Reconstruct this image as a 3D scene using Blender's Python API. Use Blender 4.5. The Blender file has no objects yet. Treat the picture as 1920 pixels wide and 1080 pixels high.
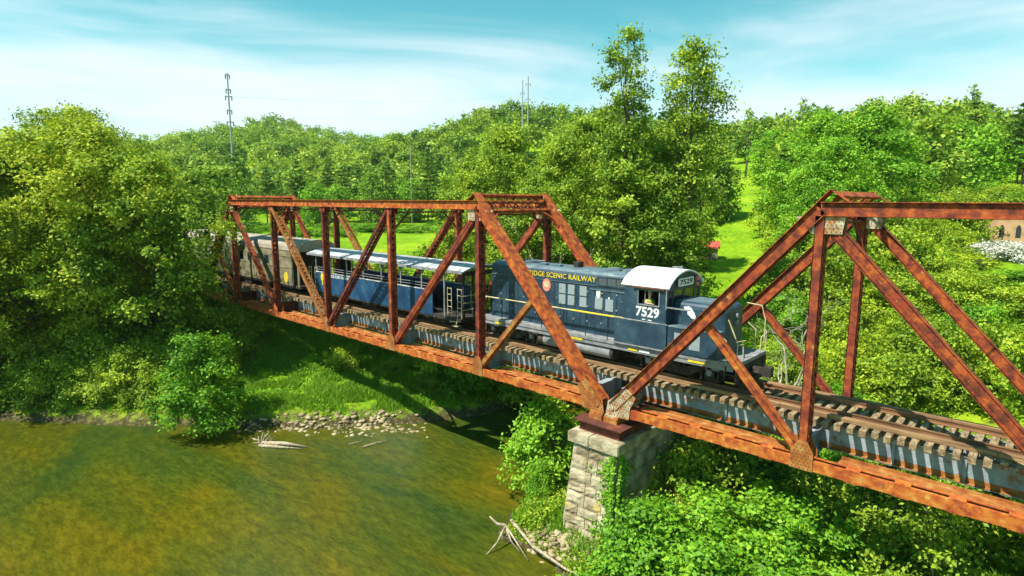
import bpy, bmesh, math, random
import numpy as np
from mathutils import Vector, Matrix
R=math.radians
sc=bpy.context.scene
col=sc.collection
# ------------------------------------------------------------------ camera
P=7.5                                   # truss panel length, metres
CAM=Vector((14.018,-20.739,8.926))
YAW,PITCH,ROLL,FPX=.74988,.14667,.00359,1112.0
cd=bpy.data.cameras.new('camera'); cam=bpy.data.objects.new('camera',cd); col.objects.link(cam)
F=Vector((-math.sin(YAW)*math.cos(PITCH),math.cos(YAW)*math.cos(PITCH),-math.sin(PITCH)))
Rt=Vector((math.cos(YAW),math.sin(YAW),0)); U=Rt.cross(F)
R2=Rt*math.cos(ROLL)+U*math.sin(ROLL); U2=-Rt*math.sin(ROLL)+U*math.cos(ROLL)
m=Matrix((R2,U2,-F)).transposed().to_4x4(); m.translation=CAM
cam.matrix_world=m
cd.sensor_width=36; cd.lens=36*FPX/1920; cd.clip_start=.3; cd.clip_end=4000
sc.camera=cam
# ------------------------------------------------------------------ light
SUN_DIR=Vector((.38,1,-1.68)).normalized()          # direction the light travels
ld=bpy.data.lights.new('sun','SUN'); ld.energy=5.0; ld.angle=R(.5); ld.color=(1,.955,.87)
sun=bpy.data.objects.new('sun',ld); col.objects.link(sun)
sun.rotation_euler=SUN_DIR.to_track_quat('-Z','Y').to_euler()
w=bpy.data.worlds.new('World'); sc.world=w; w.use_nodes=True
nt=w.node_tree; nt.nodes.clear()
def N(t,ty,**k):
    n=t.nodes.new(ty)
    for a,b in k.items():
        if a in n.inputs.keys() if isinstance(a,str) else False: n.inputs[a].default_value=b
        else: setattr(n,a,b)
    return n
sky=nt.nodes.new('ShaderNodeTexSky'); sky.sky_type='NISHITA'; sky.sun_disc=False
ts=-SUN_DIR
sky.sun_elevation=math.asin(ts.z); sky.sun_rotation=math.atan2(ts.x,ts.y)
sky.altitude=500; sky.air_density=1.0; sky.dust_density=.6; sky.ozone_density=1.0
tc=nt.nodes.new('ShaderNodeTexCoord')
tint=nt.nodes.new('ShaderNodeMix'); tint.data_type='RGBA'; tint.blend_type='MULTIPLY'; tint.inputs[0].default_value=1
tint.inputs[7].default_value=(.90,2.45,1.85,1)
nt.links.new(sky.outputs[0],tint.inputs[6])
# cirrus: two layers of stretched noise read off the sky direction
mp=nt.nodes.new('ShaderNodeMapping'); mp.inputs['Rotation'].default_value=(0,R(4),R(35)); mp.inputs['Scale'].default_value=(1.0,1.0,6.5)
nt.links.new(tc.outputs['Generated'],mp.inputs[0])
n1=nt.nodes.new('ShaderNodeTexNoise'); n1.inputs['Scale'].default_value=1.25; n1.inputs['Detail'].default_value=9; n1.inputs['Roughness'].default_value=.52; n1.inputs['Distortion'].default_value=.5
nt.links.new(mp.outputs[0],n1.inputs['Vector'])
sep=nt.nodes.new('ShaderNodeSeparateXYZ'); nt.links.new(tc.outputs['Generated'],sep.inputs[0])
mr=nt.nodes.new('ShaderNodeMapRange'); mr.inputs[1].default_value=.02; mr.inputs[2].default_value=.36; mr.inputs[3].default_value=.30; mr.inputs[4].default_value=-.17
nt.links.new(sep.outputs[2],mr.inputs[0])
ad=nt.nodes.new('ShaderNodeMath'); ad.operation='ADD'
nt.links.new(n1.outputs[0],ad.inputs[0]); nt.links.new(mr.outputs[0],ad.inputs[1])
cr=nt.nodes.new('ShaderNodeMapRange'); cr.interpolation_type='SMOOTHSTEP'; cr.inputs[1].default_value=.40; cr.inputs[2].default_value=.74; cr.inputs[3].default_value=0; cr.inputs[4].default_value=.88
nt.links.new(ad.outputs[0],cr.inputs[0])
mx=nt.nodes.new('ShaderNodeMix'); mx.data_type='RGBA'; mx.inputs[7].default_value=(12.5,13.6,14.4,1)
nt.links.new(cr.outputs[0],mx.inputs[0]); nt.links.new(tint.outputs[2],mx.inputs[6])
bg=nt.nodes.new('ShaderNodeBackground'); bg.inputs[1].default_value=.052
out=nt.nodes.new('ShaderNodeOutputWorld')
nt.links.new(mx.outputs[2],bg.inputs[0]); nt.links.new(bg.outputs[0],out.inputs[0])
sc.view_settings.view_transform='Standard'; sc.view_settings.look='None'; sc.view_settings.gamma=1
sc.view_settings.exposure=.68
sc.render.engine='CYCLES'; sc.cycles.max_bounces=7; sc.cycles.transparent_max_bounces=8
sc.cycles.diffuse_bounces=2; sc.cycles.glossy_bounces=3; sc.cycles.transmission_bounces=5
# ------------------------------------------------------------------ materials
def newmat(name):
    m=bpy.data.materials.new(name); m.use_nodes=True; t=m.node_tree; t.nodes.clear()
    o=t.nodes.new('ShaderNodeOutputMaterial'); return m,t,o
def ramp(t,stops):
    r=t.nodes.new('ShaderNodeValToRGB'); e=r.color_ramp.elements
    while len(e)>1: e.remove(e[0])
    e[0].position=stops[0][0]; e[0].color=(*stops[0][1],1)
    for p_,c_ in stops[1:]:
        x=e.new(p_); x.color=(*c_,1)
    return r
def surf(name,stops,scale=2.,rough=.7,metal=0.,bump=.0,bscale=None,detail=8,stretch=(1,1,1),spots=None,spec=.5,nrough=.6,coord='pos',orand=0):
    """procedural surface: noise-driven colour ramp, optional spots of a second colour and bump"""
    m,t,o=newmat(name); b=t.nodes.new('ShaderNodeBsdfPrincipled'); t.links.new(b.outputs[0],o.inputs[0])
    if coord=='pos':
        g=t.nodes.new('ShaderNodeNewGeometry'); src=g.outputs['Position']
    else:
        g=t.nodes.new('ShaderNodeTexCoord'); src=g.outputs['Object']
    mp=t.nodes.new('ShaderNodeMapping'); mp.inputs['Scale'].default_value=stretch; t.links.new(src,mp.inputs[0])
    n=t.nodes.new('ShaderNodeTexNoise'); n.inputs['Scale'].default_value=scale; n.inputs['Detail'].default_value=detail; n.inputs['Roughness'].default_value=nrough
    t.links.new(mp.outputs[0],n.inputs['Vector'])
    fac=n.outputs[0]
    if orand:
        oi=t.nodes.new('ShaderNodeObjectInfo'); q=t.nodes.new('ShaderNodeMath'); q.operation='MULTIPLY_ADD'; q.inputs[1].default_value=orand; q.inputs[2].default_value=-orand*.55; t.links.new(oi.outputs['Random'],q.inputs[0])
        q2=t.nodes.new('ShaderNodeMath'); q2.operation='ADD'; t.links.new(q.outputs[0],q2.inputs[0]); t.links.new(fac,q2.inputs[1]); fac=q2.outputs[0]
    r=ramp(t,stops); t.links.new(fac,r.inputs[0]); c=r.outputs[0]
    if spots:
        for (sc_,lo,hi,colr) in spots:
            n2=t.nodes.new('ShaderNodeTexNoise'); n2.inputs['Scale'].default_value=sc_; n2.inputs['Detail'].default_value=7; n2.inputs['Roughness'].default_value=.62
            t.links.new(mp.outputs[0],n2.inputs['Vector'])
            mr=t.nodes.new('ShaderNodeMapRange'); mr.inputs[1].default_value=lo; mr.inputs[2].default_value=hi; t.links.new(n2.outputs[0],mr.inputs[0])
            mx=t.nodes.new('ShaderNodeMix'); mx.data_type='RGBA'; mx.inputs[7].default_value=(*colr,1)
            t.links.new(mr.outputs[0],mx.inputs[0]); t.links.new(c,mx.inputs[6]); c=mx.outputs[2]
    t.links.new(c,b.inputs['Base Color'])
    b.inputs['Roughness'].default_value=rough; b.inputs['Metallic'].default_value=metal; b.inputs['Specular IOR Level'].default_value=spec
    if bump:
        n3=t.nodes.new('ShaderNodeTexNoise'); n3.inputs['Scale'].default_value=bscale or scale*6; n3.inputs['Detail'].default_value=6
        t.links.new(mp.outputs[0],n3.inputs['Vector'])
        bp=t.nodes.new('ShaderNodeBump'); bp.inputs['Strength'].default_value=bump; bp.inputs['Distance'].default_value=.05
        t.links.new(n3.outputs[0],bp.inputs['Height']); t.links.new(bp.outputs[0],b.inputs['Normal'])
    return m
M={}
M['rust']=surf('orange_rust',[(.30,(.10,.016,.006)),(.43,(.26,.042,.008)),(.54,(.43,.092,.009)),(.66,(.52,.17,.018)),(.74,(.56,.30,.08))],scale=3.6,rough=.8,bump=.35,bscale=30,
  spots=[(.9,.58,.70,(.30,.035,.010)),(3.4,.64,.76,(.50,.28,.10)),(9.,.64,.74,(.12,.02,.01))],orand=.16)
M['rust_deep']=surf('maroon_rust',[(.3,(.06,.010,.007)),(.48,(.19,.026,.010)),(.62,(.34,.065,.012)),(.74,(.46,.16,.04))],scale=2.6,rough=.8,bump=.3,bscale=26,
  spots=[(4.,.62,.74,(.50,.22,.06))],orand=.14)
M['rust_dark']=surf('dark_rust',[(.3,(.045,.014,.010)),(.55,(.13,.030,.014)),(.7,(.26,.07,.02))],scale=2,rough=.85,bump=.3,bscale=26)
M['primer']=surf('weathered_primer',[(.3,(.24,.17,.08)),(.5,(.42,.35,.22)),(.65,(.52,.46,.34))],scale=3,rough=.8,bump=.3,bscale=30,
  spots=[(4.,.47,.60,(.38,.13,.02)),(11.,.58,.66,(.14,.05,.02))])
M['ochre']=surf('ochre_rust',[(.3,(.20,.045,.010)),(.5,(.34,.11,.016)),(.66,(.42,.22,.06))],scale=2.6,rough=.85,bump=.3,bscale=30)
M['rivet']=surf('rivet_dark',[(.3,(.08,.02,.01)),(.7,(.20,.06,.02))],scale=5,rough=.7)
M['girder']=surf('grey_girder_paint',[(.3,(.17,.20,.22)),(.6,(.33,.36,.37))],scale=1.5,rough=.75,bump=.2,bscale=20,
  spots=[(2.2,.57,.70,(.26,.08,.02)),(9,.62,.7,(.5,.5,.48))])
M['rail']=surf('rusty_rail',[(.3,(.11,.045,.02)),(.6,(.27,.13,.055)),(.7,(.42,.25,.12))],scale=3,rough=.6,metal=.15,stretch=(.3,1,1))
M['tie']=surf('creosote_tie',[(.25,(.06,.038,.022)),(.42,(.19,.125,.065)),(.56,(.34,.25,.13)),(.70,(.46,.38,.20))],scale=2.8,rough=.95,bump=.6,bscale=18,stretch=(4,1,4),
  spots=[(6,.60,.7,(.35,.33,.16))])
M['timber']=surf('guard_timber',[(.3,(.08,.042,.018)),(.5,(.25,.135,.06)),(.7,(.42,.27,.12))],scale=2.4,rough=.9,bump=.5,bscale=16,stretch=(.25,3,3))
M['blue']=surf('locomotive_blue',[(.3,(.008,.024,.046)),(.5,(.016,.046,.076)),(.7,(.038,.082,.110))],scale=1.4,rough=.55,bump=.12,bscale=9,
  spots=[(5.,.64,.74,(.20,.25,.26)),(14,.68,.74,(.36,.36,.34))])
M['bluecar']=surf('coach_blue',[(.3,(.006,.030,.08)),(.5,(.012,.060,.14)),(.7,(.035,.11,.19))],scale=1.2,rough=.5,bump=.1,bscale=7,
  spots=[(6,.67,.75,(.35,.42,.45))])
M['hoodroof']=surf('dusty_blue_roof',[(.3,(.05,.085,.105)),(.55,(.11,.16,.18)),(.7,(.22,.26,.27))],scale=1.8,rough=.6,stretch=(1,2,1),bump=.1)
M['grime']=surf('underframe_grime',[(.3,(.012,.010,.009)),(.55,(.035,.028,.022)),(.72,(.12,.09,.065))],scale=3,rough=.85,bump=.4,bscale=14)
M['greyframe']=surf('dusty_grey_frame',[(.3,(.12,.13,.14)),(.6,(.27,.27,.27)),(.72,(.40,.36,.30))],scale=2.5,rough=.8,bump=.2)
M['white']=surf('white_paint',[(.3,(.74,.74,.71)),(.7,(.86,.86,.83))],scale=1.3,rough=.5)
M['roofwhite']=surf('dirty_white_roof',[(.3,(.16,.18,.21)),(.45,(.33,.35,.37)),(.62,(.60,.60,.58))],scale=1.5,rough=.6,stretch=(2,.5,1),bump=.1)
M['yellow']=surf('yellow_paint',[(.3,(.55,.40,.02)),(.6,(.80,.62,.03)),(.75,(.65,.58,.25))],scale=4,rough=.6)
M['palerail']=surf('worn_yellow_handrail',[(.3,(.42,.32,.12)),(.6,(.62,.56,.34)),(.7,(.66,.62,.48))],scale=3,rough=.6)
M['pink']=surf('faded_red_emblem',[(.3,(.62,.10,.08)),(.6,(.80,.28,.22))],scale=8,rough=.6)
M['door']=surf('louvre_grey',[(.3,(.20,.25,.27)),(.6,(.30,.35,.36))],scale=8,rough=.7,stretch=(.3,.3,6),bump=.3,bscale=20)
M['darkgrille']=surf('dark_grille',[(.3,(.03,.04,.045)),(.7,(.10,.12,.12))],scale=12,rough=.8,stretch=(1,1,4))
M['silver']=surf('tan_silver_coach',[(.3,(.11,.095,.05)),(.5,(.23,.20,.12)),(.68,(.36,.32,.20))],scale=1.1,rough=.55,bump=.15,stretch=(1,1,2))
M['silverroof']=surf('worn_coach_roof',[(.3,(.22,.18,.13)),(.6,(.40,.34,.26))],scale=1.,rough=.7,bump=.1)
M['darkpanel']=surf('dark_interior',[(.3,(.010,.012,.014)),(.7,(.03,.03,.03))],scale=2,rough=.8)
M['stone']=surf('pier_granite',[(.25,(.10,.075,.04)),(.42,(.27,.21,.12)),(.56,(.46,.39,.25)),(.72,(.58,.51,.36))],scale=1.3,rough=.95,bump=.9,bscale=9,
  spots=[(.8,.56,.66,(.52,.36,.08)),(3.5,.60,.70,(.12,.11,.07))])
M['mortar']=surf('dark_joint',[(.3,(.07,.06,.04)),(.7,(.16,.13,.09))],scale=4,rough=1)
M['bark']=surf('bark',[(.3,(.035,.025,.018)),(.6,(.10,.08,.055)),(.75,(.2,.17,.12))],scale=5,rough=.95,bump=.6,bscale=16,stretch=(1,1,.3),coord='obj')
M['palebark']=surf('pale_bark',[(.3,(.24,.20,.14)),(.6,(.44,.39,.29)),(.75,(.55,.50,.4))],scale=5,rough=.9,coord='obj')
M['drift']=surf('bleached_driftwood',[(.3,(.16,.11,.06)),(.55,(.42,.34,.22)),(.75,(.6,.52,.38))],scale=6,rough=.9,bump=.5,bscale=20)
M['rock']=surf('river_rock',[(.3,(.14,.105,.05)),(.5,(.34,.27,.14)),(.7,(.50,.42,.26))],scale=1.8,rough=.95,bump=.5,bscale=8)
M['steelpole']=surf('galvanised_pole',[(.3,(.28,.30,.31)),(.7,(.42,.44,.44))],scale=2,rough=.6)
M['woodpole']=surf('weathered_pole',[(.3,(.30,.27,.2)),(.7,(.52,.49,.4))],scale=2,rough=.9)
M['brick']=surf('tan_brick',[(.3,(.38,.20,.10)),(.6,(.52,.31,.17))],scale=1.5,rough=.9,bump=.2)
M['redroof']=surf('red_metal_roof',[(.3,(.42,.05,.03)),(.7,(.62,.10,.06))],scale=2,rough=.6)
M['skin']=surf('skin',[(.3,(.50,.30,.20)),(.7,(.60,.38,.27))],scale=20,rough=.6)
M['hivis']=surf('hi_vis_shirt',[(.3,(.42,.55,.05)),(.7,(.62,.72,.12))],scale=10,rough=.8)
M['cap']=surf('grey_cap',[(.3,(.30,.28,.27)),(.7,(.45,.42,.40))],scale=10,rough=.8)
M['wire']=surf('wire',[(.3,(.15,.16,.17)),(.7,(.25,.26,.27))],scale=1,rough=.6)
def glassmat():
    m,t,o=newmat('window_glass'); b=t.nodes.new('ShaderNodeBsdfPrincipled'); b.inputs['Base Color'].default_value=(.02,.03,.03,1)
    b.inputs['Roughness'].default_value=.08; b.inputs['Alpha'].default_value=.72; t.links.new(b.outputs[0],o.inputs[0]); return m
M['glass']=glassmat()
def leafmat(name,dark,mid,light,trans=.30,var=.5):
    m,t,o=newmat(name)
    at=t.nodes.new('ShaderNodeAttribute'); at.attribute_name='tint'
    oi=t.nodes.new('ShaderNodeObjectInfo')
    a1=t.nodes.new('ShaderNodeMath'); a1.operation='MULTIPLY_ADD'; a1.inputs[1].default_value=.22; a1.inputs[2].default_value=-.11
    t.links.new(oi.outputs['Random'],a1.inputs[0])
    g=t.nodes.new('ShaderNodeNewGeometry'); n=t.nodes.new('ShaderNodeTexNoise'); n.inputs['Scale'].default_value=.22; n.inputs['Detail'].default_value=3
    t.links.new(g.outputs['Position'],n.inputs['Vector'])
    a3=t.nodes.new('ShaderNodeMath'); a3.operation='MULTIPLY_ADD'; a3.inputs[1].default_value=var; a3.inputs[2].default_value=-var*.5
    t.links.new(n.outputs[0],a3.inputs[0])
    a2=t.nodes.new('ShaderNodeMath'); a2.operation='ADD'; t.links.new(at.outputs['Fac'],a2.inputs[0]); t.links.new(a1.outputs[0],a2.inputs[1])
    a4=t.nodes.new('ShaderNodeMath'); a4.operation='ADD'; t.links.new(a2.outputs[0],a4.inputs[0]); t.links.new(a3.outputs[0],a4.inputs[1])
    r=ramp(t,[(.05,dark),(.5,mid),(.95,light)]); t.links.new(a4.outputs[0],r.inputs[0])
    d=t.nodes.new('ShaderNodeBsdfDiffuse'); tr=t.nodes.new('ShaderNodeBsdfTranslucent'); gl=t.nodes.new('ShaderNodeBsdfGlossy'); gl.inputs['Roughness'].default_value=.6
    gl.inputs['Color'].default_value=(.9,.95,.85,1)
    hs=t.nodes.new('ShaderNodeHueSaturation'); hs.inputs['Hue'].default_value=.488; hs.inputs['Value'].default_value=1.25; t.links.new(r.outputs[0],hs.inputs['Color'])
    t.links.new(r.outputs[0],d.inputs[0]); t.links.new(hs.outputs[0],tr.inputs[0])
    x=t.nodes.new('ShaderNodeMixShader'); x.inputs[0].default_value=trans; t.links.new(d.outputs[0],x.inputs[1]); t.links.new(tr.outputs[0],x.inputs[2])
    y=t.nodes.new('ShaderNodeMixShader'); y.inputs[0].default_value=.02; t.links.new(x.outputs[0],y.inputs[1]); t.links.new(gl.outputs[0],y.inputs[2])
    t.links.new(y.outputs[0],o.inputs[0]); return m
M['leaf_oak']=leafmat('leaf_olive_green',(.045,.11,.008),(.225,.355,.016),(.52,.62,.045))
M['leaf_olive']=leafmat('leaf_yellow_olive',(.055,.11,.006),(.30,.40,.016),(.62,.66,.05))
M['leaf_bright']=leafmat('leaf_bright_green',(.04,.13,.006),(.155,.36,.012),(.36,.58,.03))
M['leaf_kudzu']=leafmat('leaf_yellow_green',(.06,.13,.008),(.26,.39,.014),(.56,.64,.035))
M['leaf_pine']=leafmat('needle_green',(.045,.10,.012),(.13,.25,.022),(.27,.40,.03),trans=.2)
M['leaf_wood']=leafmat('woodland_green',(.045,.12,.018),(.20,.34,.022),(.46,.54,.05),trans=.25,var=.25)
M['leaf_pale']=leafmat('leaf_pale_blossom',(.35,.38,.22),(.62,.60,.50),(.80,.78,.74),trans=.2)
M['grassblade']=leafmat('grass_blade',(.07,.16,.006),(.17,.36,.012),(.34,.50,.03),trans=.4)
# ------------------------------------------------------------------ mesh helpers
def tag(o,label=None,cat=None,group=None,kind=None):
    if label: o['label']=label
    if cat: o['category']=cat
    if group: o['group']=group
    if kind: o['kind']=kind
    return o
def empty(name,loc,rz=0,**k):
    o=bpy.data.objects.new(name,None); o.location=loc; o.rotation_euler=(0,0,rz); o.empty_display_size=.3; col.objects.link(o); tag(o,**k); return o
def V(*a): return np.array(a,float)
class MB:
    def __init__(s): s.v=[]; s.f=[]; s.n=0
    def add(s,vs,fs):
        s.v.extend([tuple(map(float,q)) for q in vs]); s.f.extend([tuple(i+s.n for i in f) for f in fs]); s.n+=len(vs)
    def box(s,lo,hi):
        x0,y0,z0=lo; x1,y1,z1=hi
        s.add([(x0,y0,z0),(x1,y0,z0),(x1,y1,z0),(x0,y1,z0),(x0,y0,z1),(x1,y0,z1),(x1,y1,z1),(x0,y1,z1)],
              [(0,3,2,1),(4,5,6,7),(0,1,5,4),(1,2,6,5),(2,3,7,6),(3,0,4,7)])
    def obox(s,p0,p1,side,up,hs,hu):
        p0=V(*p0);p1=V(*p1);S=V(*side)*hs;Q=V(*up)*hu
        vs=[p0-S-Q,p0+S-Q,p0+S+Q,p0-S+Q,p1-S-Q,p1+S-Q,p1+S+Q,p1-S+Q]
        s.add(vs,[(0,1,2,3),(7,6,5,4),(0,4,5,1),(1,5,6,2),(2,6,7,3),(3,7,4,0)])
    def bar(s,p0,p1,wd,dp,side=None):
        p0=V(*p0);p1=V(*p1);a=p1-p0;a/=np.linalg.norm(a)
        if side is None:
            side=V(0,0,1) if abs(a[2])<.9 else V(1,0,0)
        side=V(*side); side=side-a*(side@a); side/=np.linalg.norm(side); up=np.cross(a,side)
        s.obox(p0,p1,side,up,wd/2,dp/2)
    def tube(s,pts,rad,n=6,cap=True):
        pts=[V(*q) for q in pts]; rs=rad if hasattr(rad,'__len__') else [rad]*len(pts)
        b=s.n; vs=[];fs=[]; prev=None
        for i,q in enumerate(pts):
            d=(pts[min(i+1,len(pts)-1)]-pts[max(i-1,0)]); d/=max(np.linalg.norm(d),1e-9)
            ref=prev if prev is not None else (V(0,0,1) if abs(d[2])<.9 else V(1,0,0))
            x=ref-d*(ref@d); 
            if np.linalg.norm(x)<1e-6: x=V(1,0,0)-d*d[0]
            x/=np.linalg.norm(x); prev=x; y=np.cross(d,x)
            for k in range(n):
                t=2*math.pi*k/n; vs.append(q+rs[i]*(x*math.cos(t)+y*math.sin(t)))
        for i in range(len(pts)-1):
            for k in range(n):
                a=i*n+k;c=i*n+(k+1)%n; fs.append((a,c,c+n,a+n))
        if cap: fs.append(tuple(range(n-1,-1,-1))); fs.append(tuple((len(pts)-1)*n+k for k in range(n)))
        s.add(vs,fs)
    def prism(s,prof,axis,a0,a1):
        """closed profile (2D list) extruded along axis 0/1/2 between a0 and a1; profile coords are the other two axes in order"""
        n=len(prof); vs=[]
        for a in (a0,a1):
            for q in prof:
                c=list(q); c.insert(axis,a); vs.append(c)
        fs=[(i,(i+1)%n,(i+1)%n+n,i+n) for i in range(n)]
        fs+= [tuple(range(n-1,-1,-1)),tuple(range(n,2*n))]
        s.add(vs,fs)
    def cyl(s,c,axis,r,h,n=16):
        prof=[(r*math.cos(2*math.pi*k/n),r*math.sin(2*math.pi*k/n)) for k in range(n)]
        c=list(c); o=[i for i in range(3) if i!=axis]
        s.prism([(q[0]+c[o[0]],q[1]+c[o[1]]) for q in prof],axis,c[axis]-h/2,c[axis]+h/2)
    def build(s,name,mat,parent=None,smooth=False,bevel=0,recalc=True):
        me=bpy.data.meshes.new(name)
        off=parent_off(parent)
        me.from_pydata([(q[0]-off[0],q[1]-off[1],q[2]-off[2]) for q in s.v],[],s.f); me.materials.append(mat)
        if recalc or bevel:
            bm=bmesh.new(); bm.from_mesh(me)
            if bevel: bmesh.ops.bevel(bm,geom=bm.edges[:],offset=bevel,segments=2,affect='EDGES',clamp_overlap=True)
            bmesh.ops.recalc_face_normals(bm,faces=bm.faces[:]); bm.to_mesh(me); bm.free()
        if smooth:
            me.polygons.foreach_set('use_smooth',[True]*len(me.polygons))
        o=bpy.data.objects.new(name,me); col.objects.link(o)
        if parent: o.parent=parent
        return o
def parent_off(p):
    off=Vector((0,0,0))
    while p is not None: off+=p.location; p=p.parent
    return off
def np_mesh(name,verts,quads,mat,attr=None,parent=None):
    """fast mesh from numpy arrays: verts (n,3), quads (m,k)"""
    me=bpy.data.meshes.new(name); nv=len(verts); nf,k=quads.shape
    me.vertices.add(nv); me.vertices.foreach_set('co',np.ascontiguousarray(verts,dtype=np.float32).ravel())
    me.loops.add(nf*k); me.loops.foreach_set('vertex_index',np.ascontiguousarray(quads,dtype=np.int32).ravel())
    me.polygons.add(nf); me.polygons.foreach_set('loop_start',np.arange(0,nf*k,k,dtype=np.int32))
    try: me.polygons.foreach_set('loop_total',np.full(nf,k,dtype=np.int32))
    except Exception: pass
    if attr is not None:
        a=me.attributes.new('tint','FLOAT','FACE'); a.data.foreach_set('value',np.ascontiguousarray(attr,dtype=np.float32))
    me.materials.append(mat); me.update(calc_edges=True)
    o=bpy.data.objects.new(name,me); col.objects.link(o)
    if parent: o.parent=parent
    return o
def dup(root,loc,rz=0,scale=1,label=None,group=None):
    c=root.copy(); col.objects.link(c); c.location=loc; c.rotation_euler=(0,0,rz)
    c.scale=(scale,)*3 if not hasattr(scale,'__len__') else scale
    if label: c['label']=label
    if group: c['group']=group
    for ch in root.children:
        d=ch.copy(); col.objects.link(d); d.parent=c
        for g in ch.children:
            e=g.copy(); col.objects.link(e); e.parent=d
    return c
def text(name,s,size,loc,rot,mat,parent,bold=.0,extr=.006,sx=1):
    cu=bpy.data.curves.new(name,'FONT'); cu.body=s; cu.size=size; cu.extrude=extr; cu.offset=bold; cu.align_x='LEFT'; cu.align_y='BOTTOM'; cu.resolution_u=3
    o=bpy.data.objects.new(name+'_tmp',cu); col.objects.link(o)
    bpy.context.view_layer.update(); dg=bpy.context.evaluated_depsgraph_get()
    me=bpy.data.meshes.new_from_object(o.evaluated_get(dg)); bpy.data.objects.remove(o); me.name=name
    me.materials.clear(); me.materials.append(mat)
    t=bpy.data.objects.new(name,me); col.objects.link(t); t.parent=parent
    off=parent_off(parent); t.location=Vector(loc)-off; t.rotation_euler=rot; t.scale=(sx,1,1); return t
# ------------------------------------------------------------------ terrain
WATER=-5.8
LEFT=[(-60,-34),(-45,-23),(-36.8,-16.3),(-29.3,-10.5),(-23.6,-5),(-20,-2.5),(-16.3,2.5),(-14.3,6.5),(-13.5,10.5),(-9,15.5),(0,19),(14,24),(45,36)]
RIGHT=[(60,30),(28,21),(14,16),(5,12),(-1,7.5),(-3.2,3),(-4.2,-1.2),(-3.0,-3.6),(-.2,-3.1),(2.4,-4.8),(6,-7.6),(16,-12),(40,-20)]
POLY=np.array(LEFT+RIGHT+[(60,-60),(-20,-60)],float)
def sdist(x,y):
    """distance to shoreline, negative in the water; x,y arrays"""
    x=np.asarray(x,float);y=np.asarray(y,float); d=np.full(x.shape,1e9); ins=np.zeros(x.shape,bool); n=len(POLY)
    for i in range(n):
        ax,ay=POLY[i]; bx,by=POLY[(i+1)%n]
        t=np.clip(((x-ax)*(bx-ax)+(y-ay)*(by-ay))/((bx-ax)**2+(by-ay)**2),0,1)
        d=np.minimum(d,np.hypot(x-ax-t*(bx-ax),y-ay-t*(by-ay)))
        c=((ay>y)!=(by>y))&(x<(bx-ax)*(y-ay)/(by-ay+1e-12)+ax); ins^=c
    return np.where(ins,-d,d)
RT=[ # azimuth deg: ground height by distance from the camera's foot
 (200,[(50,-2),(100,0),(200,4),(400,20),(700,30)]),
 (180,[(50,-2),(100,0),(200,4),(400,24),(700,32)]),
 (170,[(50,-2),(110,.3),(200,4),(300,14),(450,28),(700,36)]),
 (163,[(50,-2),(110,.3),(200,5),(300,20),(450,40),(700,46)]),
 (154,[(50,-1.5),(100,.3),(190,4),(230,8),(300,22),(500,63),(700,66)]),
 (147,[(50,-1.5),(100,.3),(190,4.5),(240,10),(330,26),(500,50),(700,55)]),
 (140,[(50,-1.5),(100,.5),(190,5),(240,16),(320,36),(500,50),(700,60)]),
 (134,[(50,-1.5),(100,1),(170,7),(260,36),(360,54),(700,60)]),
 (125,[(50,-1.3),(100,2.5),(170,12),(300,44),(400,50),(700,60)]),
 (117,[(50,-1.2),(85,1.5),(160,12),(300,38),(400,45),(700,60)]),
 (113,[(50,-1.2),(80,.8),(160,13),(250,27),(400,36),(700,42)]),
 (108,[(50,-1),(80,2),(140,11),(220,26),(300,36),(700,42)]),
 (100,[(50,-.5),(75,2.6),(120,8),(200,25),(280,36),(700,45)]),
 (92,[(50,.5),(75,3.2),(110,8),(150,14),(250,24),(700,30)]),
 (75,[(50,.5),(75,3.2),(110,8),(150,14),(250,24),(700,30)])]
AZ=np.array([a for a,_ in RT],float)[::-1]
RG=np.linspace(0,1200,241)
TAB=np.array([np.interp(RG,[q[0] for q in l],[q[1] for q in l]) for a,l in RT])[::-1]
def vnoise(x,y,s,seed=0):
    x=x/s+seed*17.3;y=y/s+seed*9.1; xi=np.floor(x);yi=np.floor(y);fx=x-xi;fy=y-yi; fx=fx*fx*(3-2*fx);fy=fy*fy*(3-2*fy)
    h=lambda a,b: np.modf(np.abs(np.sin(a*127.1+b*311.7+seed*7)*43758.5453))[0]
    return (h(xi,yi)*(1-fx)+h(xi+1,yi)*fx)*(1-fy)+(h(xi,yi+1)*(1-fx)+h(xi+1,yi+1)*fx)*fy
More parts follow.
